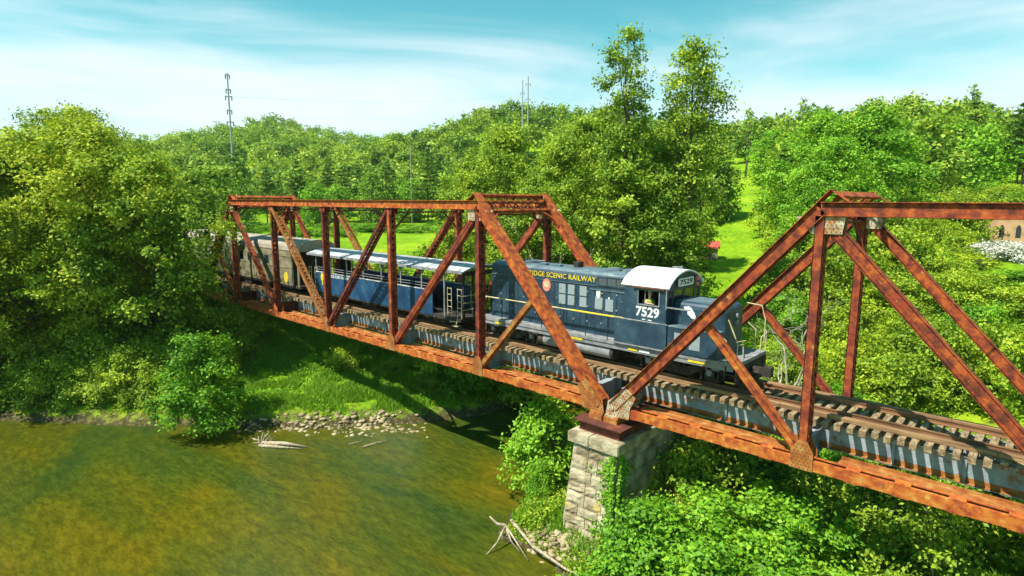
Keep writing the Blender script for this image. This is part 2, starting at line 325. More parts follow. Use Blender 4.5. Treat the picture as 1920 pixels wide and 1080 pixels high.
def hgt(x,y):
    x=np.asarray(x,float);y=np.asarray(y,float); d=sdist(x,y)
    near=np.where(d<0,WATER-.12-np.minimum(-d,6)*.12,
         np.interp(d,[0,.8,3,8,14,30,60],[WATER-.12,-5.35,-4.9,-4.3,-3.2,-2.0,-1.5]))
    near=near+np.where(d>1.5,.35*(vnoise(x,y,3.1,1)-.5)+.2*(vnoise(x,y,1.1,2)-.5),.1*(vnoise(x,y,.8,3)-.5)*(d>0))
    r=np.hypot(x-14,y+20.7); a=np.degrees(np.arctan2(y+20.7,x-14)); a=np.where(a<0,a+360,a); a=np.clip(a,75,200)
    ia=np.clip(np.searchsorted(AZ,a)-1,0,len(AZ)-2); ta=(a-AZ[ia])/(AZ[ia+1]-AZ[ia]); ir=np.clip(r/5,0,239.99); ri=ir.astype(int); tr=ir-ri
    far=(TAB[ia,ri]*(1-tr)+TAB[ia,ri+1]*tr)*(1-ta)+(TAB[ia+1,ri]*(1-tr)+TAB[ia+1,ri+1]*tr)*ta
    far=far+1.2*(vnoise(x,y,22,4)-.5)+np.clip((r-200)/200,0,1)*6*(vnoise(x,y,60,5)-.5)
    wgt=np.clip((r-48)/26,0,1); wgt=wgt*wgt*(3-2*wgt)*np.clip(d/8,0,1)
    front=(y<-14)&(x>-10)                     # nothing but near ground around the camera
    wgt=np.where(front,0,wgt)
    z=near*(1-wgt)+far*wgt
    # railway embankment behind the left abutment
    e=np.clip((-43-x)/3,0,1)*np.clip((9.5-np.abs(y-2.64))/6.5,0,1); z=np.maximum(z,z*(1-e)+1.05*e)
    return z
def gz(x,y): return float(hgt(np.array([x]),np.array([y]))[0])
def pol(az,r):
    a=R(az); x=14+r*math.cos(a); y=-20.7+r*math.sin(a); return x,y
def axs(lo,hi,fine_lo,fine_hi,fs,n):
    a=np.arange(fine_lo,fine_hi,fs); b=fine_lo-np.cumsum(np.geomspace(fs,(fine_lo-lo)/n*3.2,n)); c=fine_hi+np.cumsum(np.geomspace(fs,(hi-fine_hi)/n*3.2,n))
    return np.concatenate([b[::-1],a,c])
gx=axs(-1100,700,-60,50,.6,70); gy=axs(-200,1200,-35,60,.6,70)
X,Y=np.meshgrid(gx,gy); Z=hgt(X,Y); nx=len(gx); ny=len(gy)
vv=np.stack([X.ravel(),Y.ravel(),Z.ravel()],1); idx=np.arange(nx*ny).reshape(ny,nx)
qq=np.stack([idx[:-1,:-1].ravel(),idx[:-1,1:].ravel(),idx[1:,1:].ravel(),idx[1:,:-1].ravel()],1)
def groundmat():
    m,t,o=newmat('grassy_ground'); b=t.nodes.new('ShaderNodeBsdfPrincipled'); t.links.new(b.outputs[0],o.inputs[0]); b.inputs['Roughness'].default_value=1; b.inputs['Specular IOR Level'].default_value=.1
    g=t.nodes.new('ShaderNodeNewGeometry'); 
    n=t.nodes.new('ShaderNodeTexNoise'); n.inputs['Scale'].default_value=.12; n.inputs['Detail'].default_value=10; n.inputs['Roughness'].default_value=.65; t.links.new(g.outputs['Position'],n.inputs['Vector'])
    r=ramp(t,[(.3,(.12,.24,.008)),(.5,(.22,.38,.010)),(.62,(.34,.45,.018)),(.75,(.38,.40,.03))]); t.links.new(n.outputs[0],r.inputs[0])
    n2=t.nodes.new('ShaderNodeTexNoise'); n2.inputs['Scale'].default_value=1.6; n2.inputs['Detail'].default_value=8; t.links.new(g.outputs['Position'],n2.inputs['Vector'])
    r2=ramp(t,[(.35,(.55,.6,.5)),(.6,(1,1,1))]); t.links.new(n2.outputs[0],r2.inputs[0])
    mm=t.nodes.new('ShaderNodeMix'); mm.data_type='RGBA'; mm.blend_type='MULTIPLY'; mm.inputs[0].default_value=.8; t.links.new(r.outputs[0],mm.inputs[6]); t.links.new(r2.outputs[0],mm.inputs[7])
    # bare soil and silt near the water line
    sp=t.nodes.new('ShaderNodeSeparateXYZ'); t.links.new(g.outputs['Position'],sp.inputs[0])
    ad=t.nodes.new('ShaderNodeMath'); ad.operation='MULTIPLY_ADD'; ad.inputs[1].default_value=1.6; t.links.new(n2.outputs[0],ad.inputs[0]); t.links.new(sp.outputs[2],ad.inputs[2])
    mr=t.nodes.new('ShaderNodeMapRange'); mr.inputs[1].default_value=-4.75; mr.inputs[2].default_value=-4.2; mr.inputs[3].default_value=1; mr.inputs[4].default_value=0; t.links.new(ad.outputs[0],mr.inputs[0])
    n3=t.nodes.new('ShaderNodeTexNoise'); n3.inputs['Scale'].default_value=4; n3.inputs['Detail'].default_value=8; t.links.new(g.outputs['Position'],n3.inputs['Vector'])
    r3=ramp(t,[(.3,(.035,.028,.012)),(.55,(.09,.075,.03)),(.7,(.20,.16,.08))]); t.links.new(n3.outputs[0],r3.inputs[0])
    m2=t.nodes.new('ShaderNodeMix'); m2.data_type='RGBA'; t.links.new(mr.outputs[0],m2.inputs[0]); t.links.new(mm.outputs[2],m2.inputs[6]); t.links.new(r3.outputs[0],m2.inputs[7])
    t.links.new(m2.outputs[2],b.inputs['Base Color'])
    bp=t.nodes.new('ShaderNodeBump'); bp.inputs['Strength'].default_value=.8; bp.inputs['Distance'].default_value=.2
    n4=t.nodes.new('ShaderNodeTexNoise'); n4.inputs['Scale'].default_value=2.5; n4.inputs['Detail'].default_value=10; n4.inputs['Roughness'].default_value=.75; t.links.new(g.outputs['Position'],n4.inputs['Vector'])
    t.links.new(n4.outputs[0],bp.inputs['Height']); t.links.new(bp.outputs[0],b.inputs['Normal'])
    return m
M['ground']=groundmat()
go=np_mesh('ground',vv,qq,M['ground']); tag(go,kind='structure'); go.data.polygons.foreach_set('use_smooth',[True]*len(go.data.polygons))
def watermat():
    m,t,o=newmat('river_water'); b=t.nodes.new('ShaderNodeBsdfPrincipled'); t.links.new(b.outputs[0],o.inputs[0])
    g=t.nodes.new('ShaderNodeNewGeometry')
    mp=t.nodes.new('ShaderNodeMapping'); mp.inputs['Rotation'].default_value=(0,0,R(-48)); mp.inputs['Scale'].default_value=(.45,1.2,1); t.links.new(g.outputs['Position'],mp.inputs[0])
    n=t.nodes.new('ShaderNodeTexNoise'); n.inputs['Scale'].default_value=.22; n.inputs['Detail'].default_value=5; n.inputs['Distortion'].default_value=.6; t.links.new(mp.outputs[0],n.inputs['Vector'])
    r=ramp(t,[(.30,(.028,.056,.012)),(.44,(.054,.074,.008)),(.58,(.084,.084,.006)),(.74,(.130,.098,.006))]); t.links.new(n.outputs[0],r.inputs[0])
    n2=t.nodes.new('ShaderNodeTexNoise'); n2.inputs['Scale'].default_value=3.2; n2.inputs['Detail'].default_value=9; n2.inputs['Roughness'].default_value=.72; t.links.new(mp.outputs[0],n2.inputs['Vector'])
    r2=ramp(t,[(.34,(.48,.56,.50)),(.50,(.85,.88,.85)),(.64,(1.3,1.25,1.05)),(.76,(1.9,1.8,1.5))]); t.links.new(n2.outputs[0],r2.inputs[0])
    mm=t.nodes.new('ShaderNodeMix'); mm.data_type='RGBA'; mm.blend_type='MULTIPLY'; mm.inputs[0].default_value=.95; t.links.new(r.outputs[0],mm.inputs[6]); t.links.new(r2.outputs[0],mm.inputs[7])
    t.links.new(mm.outputs[2],b.inputs['Base Color'])
    b.inputs['Roughness'].default_value=.10; b.inputs['IOR'].default_value=1.33; b.inputs['Specular IOR Level'].default_value=.5
    n3=t.nodes.new('ShaderNodeTexNoise'); n3.inputs['Scale'].default_value=5.5; n3.inputs['Detail'].default_value=6; t.links.new(mp.outputs[0],n3.inputs['Vector'])
    bp=t.nodes.new('ShaderNodeBump'); bp.inputs['Strength'].default_value=.7; bp.inputs['Distance'].default_value=.05
    t.links.new(n3.outputs[0],bp.inputs['Height']); t.links.new(bp.outputs[0],b.inputs['Normal'])
    return m
mb=MB(); mb.add([(-62,-62,WATER),(62,-62,WATER),(62,62,WATER),(-62,62,WATER)],[(0,1,2,3)]); tag(mb.build('river_water',watermat(),recalc=False),kind='structure')
# ------------------------------------------------------------------ truss spans
H=8.91; W=5.28; GAP=.76; YC=W/2
YS=V(0,1,0)
def upv(p0,p1):
    a=V(*p1)-V(*p0); a/=np.linalg.norm(a); u=np.cross(a,YS)
    return a,(u if u[2]>0 or (abs(u[2])<1e-6 and u[0]>0) else -u)
def member(mb,p0,p1,d,wy,top='lace',bot='lace',over=0,pitch=.36,t=.018,flange=.0,bw=.055,fw=.045):
    """riveted built-up member: two webs facing the side, closed above and below by plates or lacing bars"""
    p0=V(*p0);p1=V(*p1); a,u=upv(p0,p1); L=np.linalg.norm(p1-p0)
    for s in (-1,1):
        o=YS*s*(wy/2-t/2); mb.obox(p0+o,p1+o,YS,u,t/2,d/2)
        for e in (-1,1):
            o2=YS*s*(wy/2-fw)+u*e*(d/2-.01)
            mb.obox(p0+o2,p1+o2,YS,u,fw,.011)
            if flange and e<0:
                o2=YS*s*(wy/2+flange/2)+u*e*(d/2-.012); mb.obox(p0+o2,p1+o2,YS,u,flange/2,.012)
    for e,k in ((1,top),(-1,bot)):
        o=u*e*(d/2+.012)
        if k=='solid':
            mb.obox(p0+o,p1+o,YS,u,wy/2+over,.012)
        elif k=='lace':
            for q0,q1 in ((0,.45),(L-.45,L)):
                mb.obox(p0+o+a*q0,p0+o+a*q1,YS,u,wy/2-.01,.008)
            n=max(2,int((L-.9)/pitch)); st=(L-.9)/n; s=1
            for i in range(n):
                A=p0+o+a*(.45+i*st)+YS*s*(wy/2-.03); B=p0+o+a*(.45+(i+1)*st)-YS*s*(wy/2-.03); s=-s
                mb.bar(A,B,bw,.010,side=np.cross(u,B-A)); 
        elif k=='xlace':
            n=max(2,int((L-.9)/pitch)); st=(L-.9)/n
            for i in range(n):
                for s in (-1,1):
                    A=p0+o+u*s*.006+a*(.45+i*st)+YS*s*(wy/2-.03); B=p0+o+u*s*.006+a*(.45+(i+1)*st)-YS*s*(wy/2-.03)
                    mb.bar(A,B,bw,.008,side=np.cross(u,B-A))
def plate(poly,y,t,name,mat,parent,riv=0,seed=0):
    """gusset plate: polygon in x,z at side y"""
    mb=MB(); mb.prism(poly,1,y-t/2,y+t/2); o=mb.build(name,mat,parent)
    if riv:
        # rows of rivet heads
        xs=[q[0] for q in poly]; zs=[q[1] for q in poly]; rr=MB()
        def inside(x,z):
            c=False; n=len(poly)
            for i in range(n):
                a=poly[i];b=poly[(i+1)%n]
                if (a[1]>z)!=(b[1]>z) and x<(b[0]-a[0])*(z-a[1])/(b[1]-a[1])+a[0]: c=not c
            return c
        z=min(zs)+.06; row=0
        while z<max(zs):
            x=min(xs)+.06+(row%2)*.06
            while x<max(xs):
                if inside(x-.03,z-.03) and inside(x+.03,z+.03): rr.cyl((x,y-t/2-.008,z),1,.017,.016,6)
                x+=.13
            z+=.115; row+=1
        if rr.n:
            nf=len(o.data.polygons); off=parent_off(parent); bm=bmesh.new(); bm.from_mesh(o.data); vs=[bm.verts.new((q[0]-off[0],q[1]-off[1],q[2]-off[2])) for q in rr.v]
            for f in rr.f:
                g=bm.faces.new([vs[i] for i in f]); g.material_index=1
            bm.to_mesh(o.data); bm.free(); o.data.materials.append(M['rivet'])
    return o
def span(x0,s,label):
    X=lambda k:x0+s*P*k
    root=empty('truss_span',(X(3),YC,0),label=label,cat='truss bridge',group='steel truss spans of the railway bridge')
    zt=H-.23; zb=.19
    for side,y in ((0,0.),(1,W)):
        out=-1 if side==0 else 1
        mb=MB(); member(mb,(X(1),y,zt),(X(5),y,zt),.42,.44,top='solid',bot='lace',over=.095,flange=.07)
        for k in (2,3,4): # splice plates
            mb.box((X(k)-.35,y-.235,zt-.2),(X(k)+.35,y-.222,zt+.2))
        mb.build('top_chord',M['rust'],root)
        # end posts
        for k0,k1 in ((0,1),(6,5)):
            mb=MB(); member(mb,(X(k0)+.0,y,zb+.12),(X(k1),y,zt),.42,.44,top='solid',bot='lace',over=.095,flange=.07)
            mb.build('end_post',M['rust'],root)
        # bottom chord: two channels with batten plates on top
        mb=MB(); xa,xb=sorted((X(.06),X(5.94)))
        for e in (-1,1):
            yy=y+e*.2
            mb.box((xa,yy-.012,0),(xb,yy+.012,.36)); 
            mb.box((xa,min(yy,yy-e*.10),.345),(xb,max(yy,yy-e*.10),.372)); mb.box((xa,min(yy,yy-e*.10),-.012),(xb,max(yy,yy-e*.10),.012))
        x=xa+.2
        while x<xb-.6:
            mb.box((x,y-.212,.374),(x+.42,y+.212,.388)); mb.box((x,y-.212,-.03),(x+.42,y+.212,-.014)); x+=1.36
        mb.build('bottom_chord',M['rust'],root)
        # verticals
        for k in range(1,6):
            mb=MB(); member(mb,(X(k),y,.40),(X(k),y,H-.44),.29 if s>0 or k<3 else .22,.44,top='xlace',bot='xlace',pitch=.34,bw=.085,fw=.075)
            mb.build('vertical_post',M['rust_deep'],root)
        # diagonals
        for k0,k1,tp,bt,mt in ((1,2,'solid','solid','rust_deep'),(2,3,'xlace','xlace','rust_deep'),(5,4,'solid','lace','rust'),(4,3,'xlace','xlace','ochre')):
            if s>0 and k0==1: mt='rust'
            A=V(X(k0),y,zt-.2);B=V(X(k1),y,zb+.1); d=(B-A)/np.linalg.norm(B-A)
            mb=MB(); member(mb,A+d*.25,B-d*.35,.34 if tp=='solid' else .24,.30 if tp=='solid' else .52,top=tp,bot=bt,pitch=.34,bw=.06)
            if tp=='solid': # stiffening ridge along the face
                a_,u_=upv(A,B); o_=YS*out*.158; mb.obox(A+d*.3+o_,B-d*.5+o_,YS,u_,.012,.03)
            mb.build('diagonal_brace',M[mt],root)
        # sub struts from the middle of each end post to the first lower joint
        for k0,k1 in ((0,1),(6,5)):
            A=V(X((k0+k1)/2),y,(zb+.12+zt)/2); B=V(X(k1),y,zb+.15); d=(B-A)/np.linalg.norm(B-A)
            mb=MB(); member(mb,A+d*.2,B-d*.3,.24,.30,top='solid',bot='lace'); mb.build('sub_strut',M['ochre'] if s<0 else M['rust'],root)
        # gussets, lower
        for k in range(1,6):
            w=.36
            q=[(X(k)-w,-.02),(X(k)+w,-.02),(X(k)+w,.62),(X(k)+.15,.98),(X(k)-.15,.98),(X(k)-w,.62)]
            for e in (-1,1):
                near=(e*out>0)
                plate(q,y+e*.235,.016,'gusset_plate',M['ochre'] if k in (1,2,3) else M['rust'],root,riv=(side==0 and near and k<=3))
        # gussets, upper
        for k in range(1,6):
            if k in (1,5):
                q=[(X(k)-.75*s*(1 if k==1 else -1),H-.47),(X(k)+.72*s*(1 if k==1 else -1),H-.47),(X(k)+.66*s*(1 if k==1 else -1),H-1.0),(X(k)-.25*s*(1 if k==1 else -1),H-1.0)]
                mt=M['primer']
            else:
                q=[(X(k)-.42,H-.47),(X(k)+.42,H-.47),(X(k)+.3,H-.8),(X(k)-.3,H-.8)]; mt=M['rust_deep']
            for e in (-1,1):
                plate(q,y+e*.2,.016,'gusset_plate',mt,root,riv=(side==0 and e<0 and k==1))
        # shoe at each end
        for k0,sg in ((0,1),(6,-1)):
            c=s*sg
            q=[(X(k0)-.33*c,-.06),(X(k0)+.80*c,-.06),(X(k0)+.85*c,.45),(X(k0)+1.08*c,.92),(X(k0)+.62*c,1.30),(X(k0)-.24*c,.52)]
            mt=M['ochre'] if s<0 else M['primer']
            for e in (-1,1): plate(q,y+e*.245,.03,'end_shoe',mt,root,riv=(side==0 and e<0 and k0==0))
            mb=MB(); mb.box((X(k0)-.33,y-.34,-.14),(X(k0)+.33,y+.34,-.062)); mb.cyl((X(k0),y,.25),1,.075,.62,12)
            mb.build('bearing_pin',M['primer'] if s>0 else M['ochre'],root)
    # portals in the plane of the end posts, both ends
    for k0,k1 in ((0,1),(6,5)):
        A=V(X(k0),0,zb+.12);B=V(X(k1),0,zt); a=(B-A)/np.linalg.norm(B-A); n=np.cross(a,YS); n=n if n[2]>0 else -n
        J=B; mb=MB()
        for e,q in ((.62,0),(-.42,0)):
            c=J+a*e; 
            mb.obox(c+YS*.1,c+YS*(W-.1),a,n,.045,.12)
        m_=9; st=(W-.2)/m_
        for i in range(m_):
            for sg in (-1,1):
                y0=.1+i*st; y1=y0+st
                p=J+a*(.1+sg*.5)+YS*y0; q=J+a*(.1-sg*.5)+YS*y1; mb.bar(p+n*sg*.03,q+n*sg*.03,.07,.02,side=np.cross(n,q-p))
        for y,sg in ((0.,1),(W,-1)): # corner plates and curved knee brackets
            c=J+a*.1+YS*(y+sg*.33); mb.obox(c-a*.52,c+a*.52,YS,n,.22,.014)
            c2=J+YS*y
            mb.add([c2+a*.62-YS*sg*.22+n*.02,c2+a*.62+YS*sg*.9+n*.02,c2-a*.0+YS*sg*.30+n*.02,c2-a*.1-YS*sg*.22+n*.02],[(0,1,2,3)]) if False else None
            pts=[J+YS*(y+sg*(.24+1.25*(1-math.cos(t))))-a*(.42+1.1*(1-math.sin(t))) for t in np.linspace(0,math.pi/2,7)]
            for p,q in zip(pts[:-1],pts[1:]): mb.bar(p,q,.10,.12,side=np.cross(n,q-p))
            # cover plate running up past the joint
            mb.obox(J+YS*y+n*.235,J+a*.62+YS*y+n*.235,YS,n,.29,.012)
            mb.add([J+YS*(y-.2)+a*.6+n*.2,J+YS*(y+.2)+a*.6+n*.2,J+YS*(y+.2)-n*.1+V(s*(1 if k0==0 else -1)*.9,0,.16),J+YS*(y-.2)-n*.1+V(s*(1 if k0==0 else -1)*.9,0,.16)],[(0,1,2,3)])
        mb.build('portal_bracing',M['rust'],root)
    # cross struts, top laterals
    for k in range(1,6):
        mb=MB()
        for z in (H-.12,H-.72):
            mb.box((X(k)-.09,.2,z-.04),(X(k)+.09,W-.2,z+.04))
        m_=10; st=(W-.4)/m_
        for i in range(m_):
            y0=.2+i*st; z0,z1=(H-.14,H-.70) if i%2 else (H-.70,H-.14); mb.bar((X(k),y0,z0),(X(k),y0+st,z1),.06,.03)
        for y,sg in ((.15,1),(W-.15,-1)): mb.bar((X(k),y,H-1.75),(X(k),y+sg*1.1,H-.75),.10,.06)
        mb.build('sway_strut',M['rust_dark'],root)
    mb=MB()
    for k in range(1,5):
        mb.bar((X(k),.2,H-.30),(X(k+1),W-.2,H-.30),.10,.03,side=(0,0,1)); mb.bar((X(k),W-.2,H-.36),(X(k+1),.2,H-.36),.10,.03,side=(0,0,1))
    mb.build('top_lateral_bracing',M['rust_dark'],root)
    mb=MB()
    for k in range(0,6):
        mb.bar((X(k),.25,.12),(X(k+1),W-.25,.12),.14,.03,side=(0,1,0)); mb.bar((X(k),W-.25,.07),(X(k+1),.25,.07),.14,.03,side=(0,1,0))
    mb.build('bottom_lateral_bracing',M['rust_dark'],root)
    for k in range(0,7):
        mb=MB(); x=X(k)+(s*.25 if k==0 else -s*.25 if k==6 else 0)
        mb.box((x-.01,.24,.18),(x+.01,W-.24,1.02)); mb.box((x-.16,.24,1.02),(x+.16,W-.24,1.045)); mb.box((x-.16,.24,.155),(x+.16,W-.24,.18))
        for yy in np.arange(.6,W-.3,.7): mb.box((x-.09,yy-.01,.18),(x+.09,yy+.01,1.02))
        mb.build('floor_beam',M['girder'] if k<4 else M['rust_dark'],root)
    xa,xb=sorted((X(.0),X(6)))
    for y in (YC-1.0,YC+1.0):
        mb=MB(); mb.box((xa,y-.009,.28),(xb,y+.009,1.14)); mb.box((xa,y-.15,1.14),(xb,y+.15,1.168)); mb.box((xa,y-.15,.252),(xb,y+.15,.28))
        if abs(y-YC)>.9:
            x=xa+.3
            while x<xb: mb.box((x-.04,y-.10,.28),(x+.04,y+.10,1.14)) ; x+=1.9
        st_=mb.build('stringer',M['girder'],root)
        if y<YC:
            mb=MB(); mb.box((xa,y-.16,.283),(xb,y-.012,.30)); mb.box((xa,y-.028,.30),(xb,y-.012,.46)); mb.build('flange_angle',M['ochre'],st_)
    # rusty edge strip between the bottom chord and the floor
    mb=MB(); y=.46
    x=xa+1.0
    k=0
    while x<xb-1.5:
        mb.box((x,.225,.345),(min(x+P-1.7,xb),.66,.365)); mb.box((x,.64,.365),(min(x+P-1.7,xb),.66,.47)); mb.box((x,.30,.367),(min(x+P-1.7,xb),.38,.39)); x+=P
    mb.build('inner_angle',M['ochre'],root)
    return root
span(0.,-1,'far steel truss span over the river, laced orange rusty members, carrying the coaches')
span(GAP,1,'near steel truss span at the right, deep rust red with a pale top corner gusset')
# ------------------------------------------------------------------ track
ZR=1.60; ZT=1.42
tr=empty('railway_track',(-16,YC,ZT),label='railway track of dark wooden ties and rusty rails running across the bridge floor',cat='railway track')
rnd=random.Random(5)
def railprof(y): return [(y-.066,ZT),(y+.066,ZT),(y+.066,ZT+.016),(y+.012,ZT+.035),(y+.012,ZT+.135),(y+.036,ZT+.145),(y+.036,ZR),(y-.036,ZR),(y-.036,ZT+.145),(y-.012,ZT+.135),(y-.012,ZT+.035),(y-.066,ZT+.016)]
for y in (YC-.752,YC+.752):
    mb=MB(); mb.prism([(q[0],q[1]+.004) for q in railprof(y)],0,-90,22)
    x=-80.
    while x<20: mb.box((x,y-.05,ZT+.05),(x+.6,y+.05,ZT+.12)); x+=11.9
    mb.build('rail',M['rail'],tr)
for y0 in (YC-1.30,YC+1.08):
    x=-46.; 
    mb=MB()
    while x<22:
        L=5.4+rnd.random(); dz=rnd.uniform(0,.012); dy=rnd.uniform(-.015,.015); mb.box((x,y0+dy,ZT+.004),(x+L-.02,y0+dy+.22,ZT+.14+dz)); x+=L
    mb.build('guard_timber',M['timber'],tr)
def tie(mb,x):
    dy=rnd.uniform(-.09,.09); a=rnd.uniform(-.012,.012); zz=rnd.uniform(-.012,0); w_=rnd.uniform(.092,.106); dy2=rnd.uniform(-.08,.08)
    y0=YC-1.70+dy; y1=YC+1.70+dy2
    mb.add([(x-w_-a,y0,ZT-.235),(x+w_-a,y0,ZT-.235),(x+w_+a,y1,ZT-.235),(x-w_+a,y1,ZT-.235),(x-w_-a,y0,ZT+zz),(x+w_-a,y0,ZT+zz),(x+w_+a,y1,ZT+zz),(x-w_+a,y1,ZT+zz)],
       [(0,3,2,1),(4,5,6,7),(0,1,5,4),(1,2,6,5),(2,3,7,6),(3,0,4,7)])
x=13.4; n=0; far=MB()
while x>-78:
    if n<100:
        mb=MB(); tie(mb,x); mb.build('tie',M['tie'],tr,bevel=.008)
    else: tie(far,x)
    x-=.365+rnd.uniform(-.02,.02); n+=1
x=13.75
while x<22: tie(far,x); x+=.345
o=far.build('tie',M['tie'],tr); tag(o,kind='stuff')
# ------------------------------------------------------------------ pier and abutment
pr=empty('stone_pier',(0.35,YC,-6),label='tapering pier of pale stone blocks carrying the joint of the two spans',cat='bridge pier')
def pierx(z,e): # half width at height z
    return (1.05+(-1.35-z)*.055)+e
yn=lambda z:-1.0-(-1.35-z)*.13
cx=.42
mb=MB(); z0,z1=-6.6,-1.35; e=-.05
vs=[]
for z in (z0,z1):
    h=pierx(z,e); vs+=[(cx-h,yn(z)+.05,z),(cx+h,yn(z)+.05,z),(cx+h,W-yn(z)-.05,z),(cx-h,W-yn(z)-.05,z)]
mb.add(vs,[(0,3,2,1),(4,5,6,7),(0,1,5,4),(1,2,6,5),(2,3,7,6),(3,0,4,7)]); mb.build('pier_core',M['mortar'],pr)
blocks=MB(); rnd=random.Random(11)
zz=-6.6; crs=0
def block(mb,corners,d):
    """rough-faced block: corners (4 pts) of the outer face, pushed out d with an uneven face"""
    c=[V(*q) for q in corners]; n=np.cross(c[1]-c[0],c[3]-c[0]); n/=np.linalg.norm(n); cen=sum(c)/4
    ins=[q+(cen-q)*.035 for q in c]; m_=4; g=[]
    for j in range(m_+1):
        for i in range(m_+1):
            a=i/m_;b=j/m_; p=ins[0]*(1-a)*(1-b)+ins[1]*a*(1-b)+ins[2]*a*b+ins[3]*(1-a)*b
            edge=(i in(0,m_))or(j in(0,m_)); p=p+n*(d*.45 if edge else d*(.9+.7*rnd.random())); g.append(p)
    k=len(g); fs=[(j*(m_+1)+i,j*(m_+1)+i+1,(j+1)*(m_+1)+i+1,(j+1)*(m_+1)+i) for j in range(m_) for i in range(m_)]
    back=[q-n*.12 for q in ins]; g+=back; e0=[0,m_,(m_+1)**2-1,(m_+1)*m_]
    for i in range(4): fs.append((e0[i],k+i,k+(i+1)%4,e0[(i+1)%4]))
    # fill sides along edges
    mb.add(g,fs)
while zz<-1.36:
    hgt_c=min(rnd.uniform(.42,.62),-1.35-zz); 
    if -1.35-(zz+hgt_c)<.25: hgt_c=-1.35-zz
    za,zb_=zz,zz+hgt_c
    def face(P0,P1,nn):
        # P0,P1: functions z->(x,y); split into nn blocks
        cuts=[0]+sorted([(i+rnd.uniform(-.22,.22)+(crs%2)*.33)/nn for i in range(1,nn)])+[1]
        for a,b in zip(cuts[:-1],cuts[1:]):
            if b-a<.03: continue
            L=lambda z,t:(P0(z)[0]*(1-t)+P1(z)[0]*t,P0(z)[1]*(1-t)+P1(z)[1]*t,z)
            block(blocks,[L(za,a),L(za,b),L(zb_,b),L(zb_,a)],.07)
    fl=lambda z:(cx-pierx(z,0),yn(z)); fr=lambda z:(cx+pierx(z,0),yn(z)); br=lambda z:(cx+pierx(z,0),W-yn(z)); bl=lambda z:(cx-pierx(z,0),W-yn(z))
    face(fl,fr,3); face(fr,br,6); face(br,bl,3); face(bl,fl,6)
    zz+=hgt_c; crs+=1
o=blocks.build('stone_blocks',M['stone'],pr,recalc=False)
mb=MB()
mb.box((cx-1.28,-1.22,-1.35),(cx-.18,W+1.22,-.88)); mb.box((cx-.16,-1.22,-1.35),(cx+1.28,W+1.22,-.87)); mb.build('capstone',M['stone'],pr,bevel=.03)
mb=MB(); mb.box((cx-1.0,-.72,-.875),(cx+1.0,W+.72,-.42)); mb.build('bearing_block',M['rust_dark'],pr)
for q0 in (-.95,W-.95):
    mb=MB(); mb.box((cx-1.22,q0,-.42),(cx+1.22,q0+1.9,-.37)); mb.build('bearing_plate',M['rust_dark'],pr)
for xx in (0.,GAP):
    for yy in (0.,W):
        mb=MB(); mb.box((xx-.33,yy-.42,-.37),(xx+.33,yy+.42,-.142)); mb.build('pedestal',M['ochre'],pr)
mb=MB(); mb.box((-47.5,-1.8,-4),(-45.35,W+1.8,-.15)); mb.box((-47.5,-1.8,-.15),(-46.1,W+1.8,1.1)); ab=mb.build('stone_abutment',M['stone'],bevel=.04); tag(ab,'stone abutment under the far left end of the bridge, mostly hidden by trees','abutment')
# ------------------------------------------------------------------ locomotive
def fit_text(name,s,x0,x1,z0,h,y,mat,parent,bold=.01,rot=(math.pi/2,0,0),axis='x',stretch=None):
    t=text(name,s,1,(0,0,0),rot,mat,parent,bold=bold*.5,extr=.02)
    me=t.data; xs=[v.co.x for v in me.vertices]; ys=[v.co.y for v in me.vertices]
    sx=(x1-x0)/(max(xs)-min(xs)); sy=h/(max(ys)-min(ys)); mx0,my0=min(xs),min(ys)
    for v in me.vertices: v.co.x=(v.co.x-mx0)*sx; v.co.y=(v.co.y-my0)*sy; v.co.z*=.3
    off=parent_off(parent)
    t.location=(Vector((x0,y,z0)) if axis=='x' else Vector((y,x0,z0)))-off
    return t
def wheel(parent,x,y,z,r,name='wheel'):
    mb=MB(); mb.cyl((x,y,z),1,r,.13,24); sg=-1 if y<YC else 1
    mb.cyl((x,y+sg*(-.07),z),1,r+.028,.03,24); w=mb.build(name,M['grime'],parent)
    mb=MB(); mb.cyl((x,y+sg*.10,z),1,.17,.12,12); mb.build('axle_box',M['greyframe'],w)
    return w
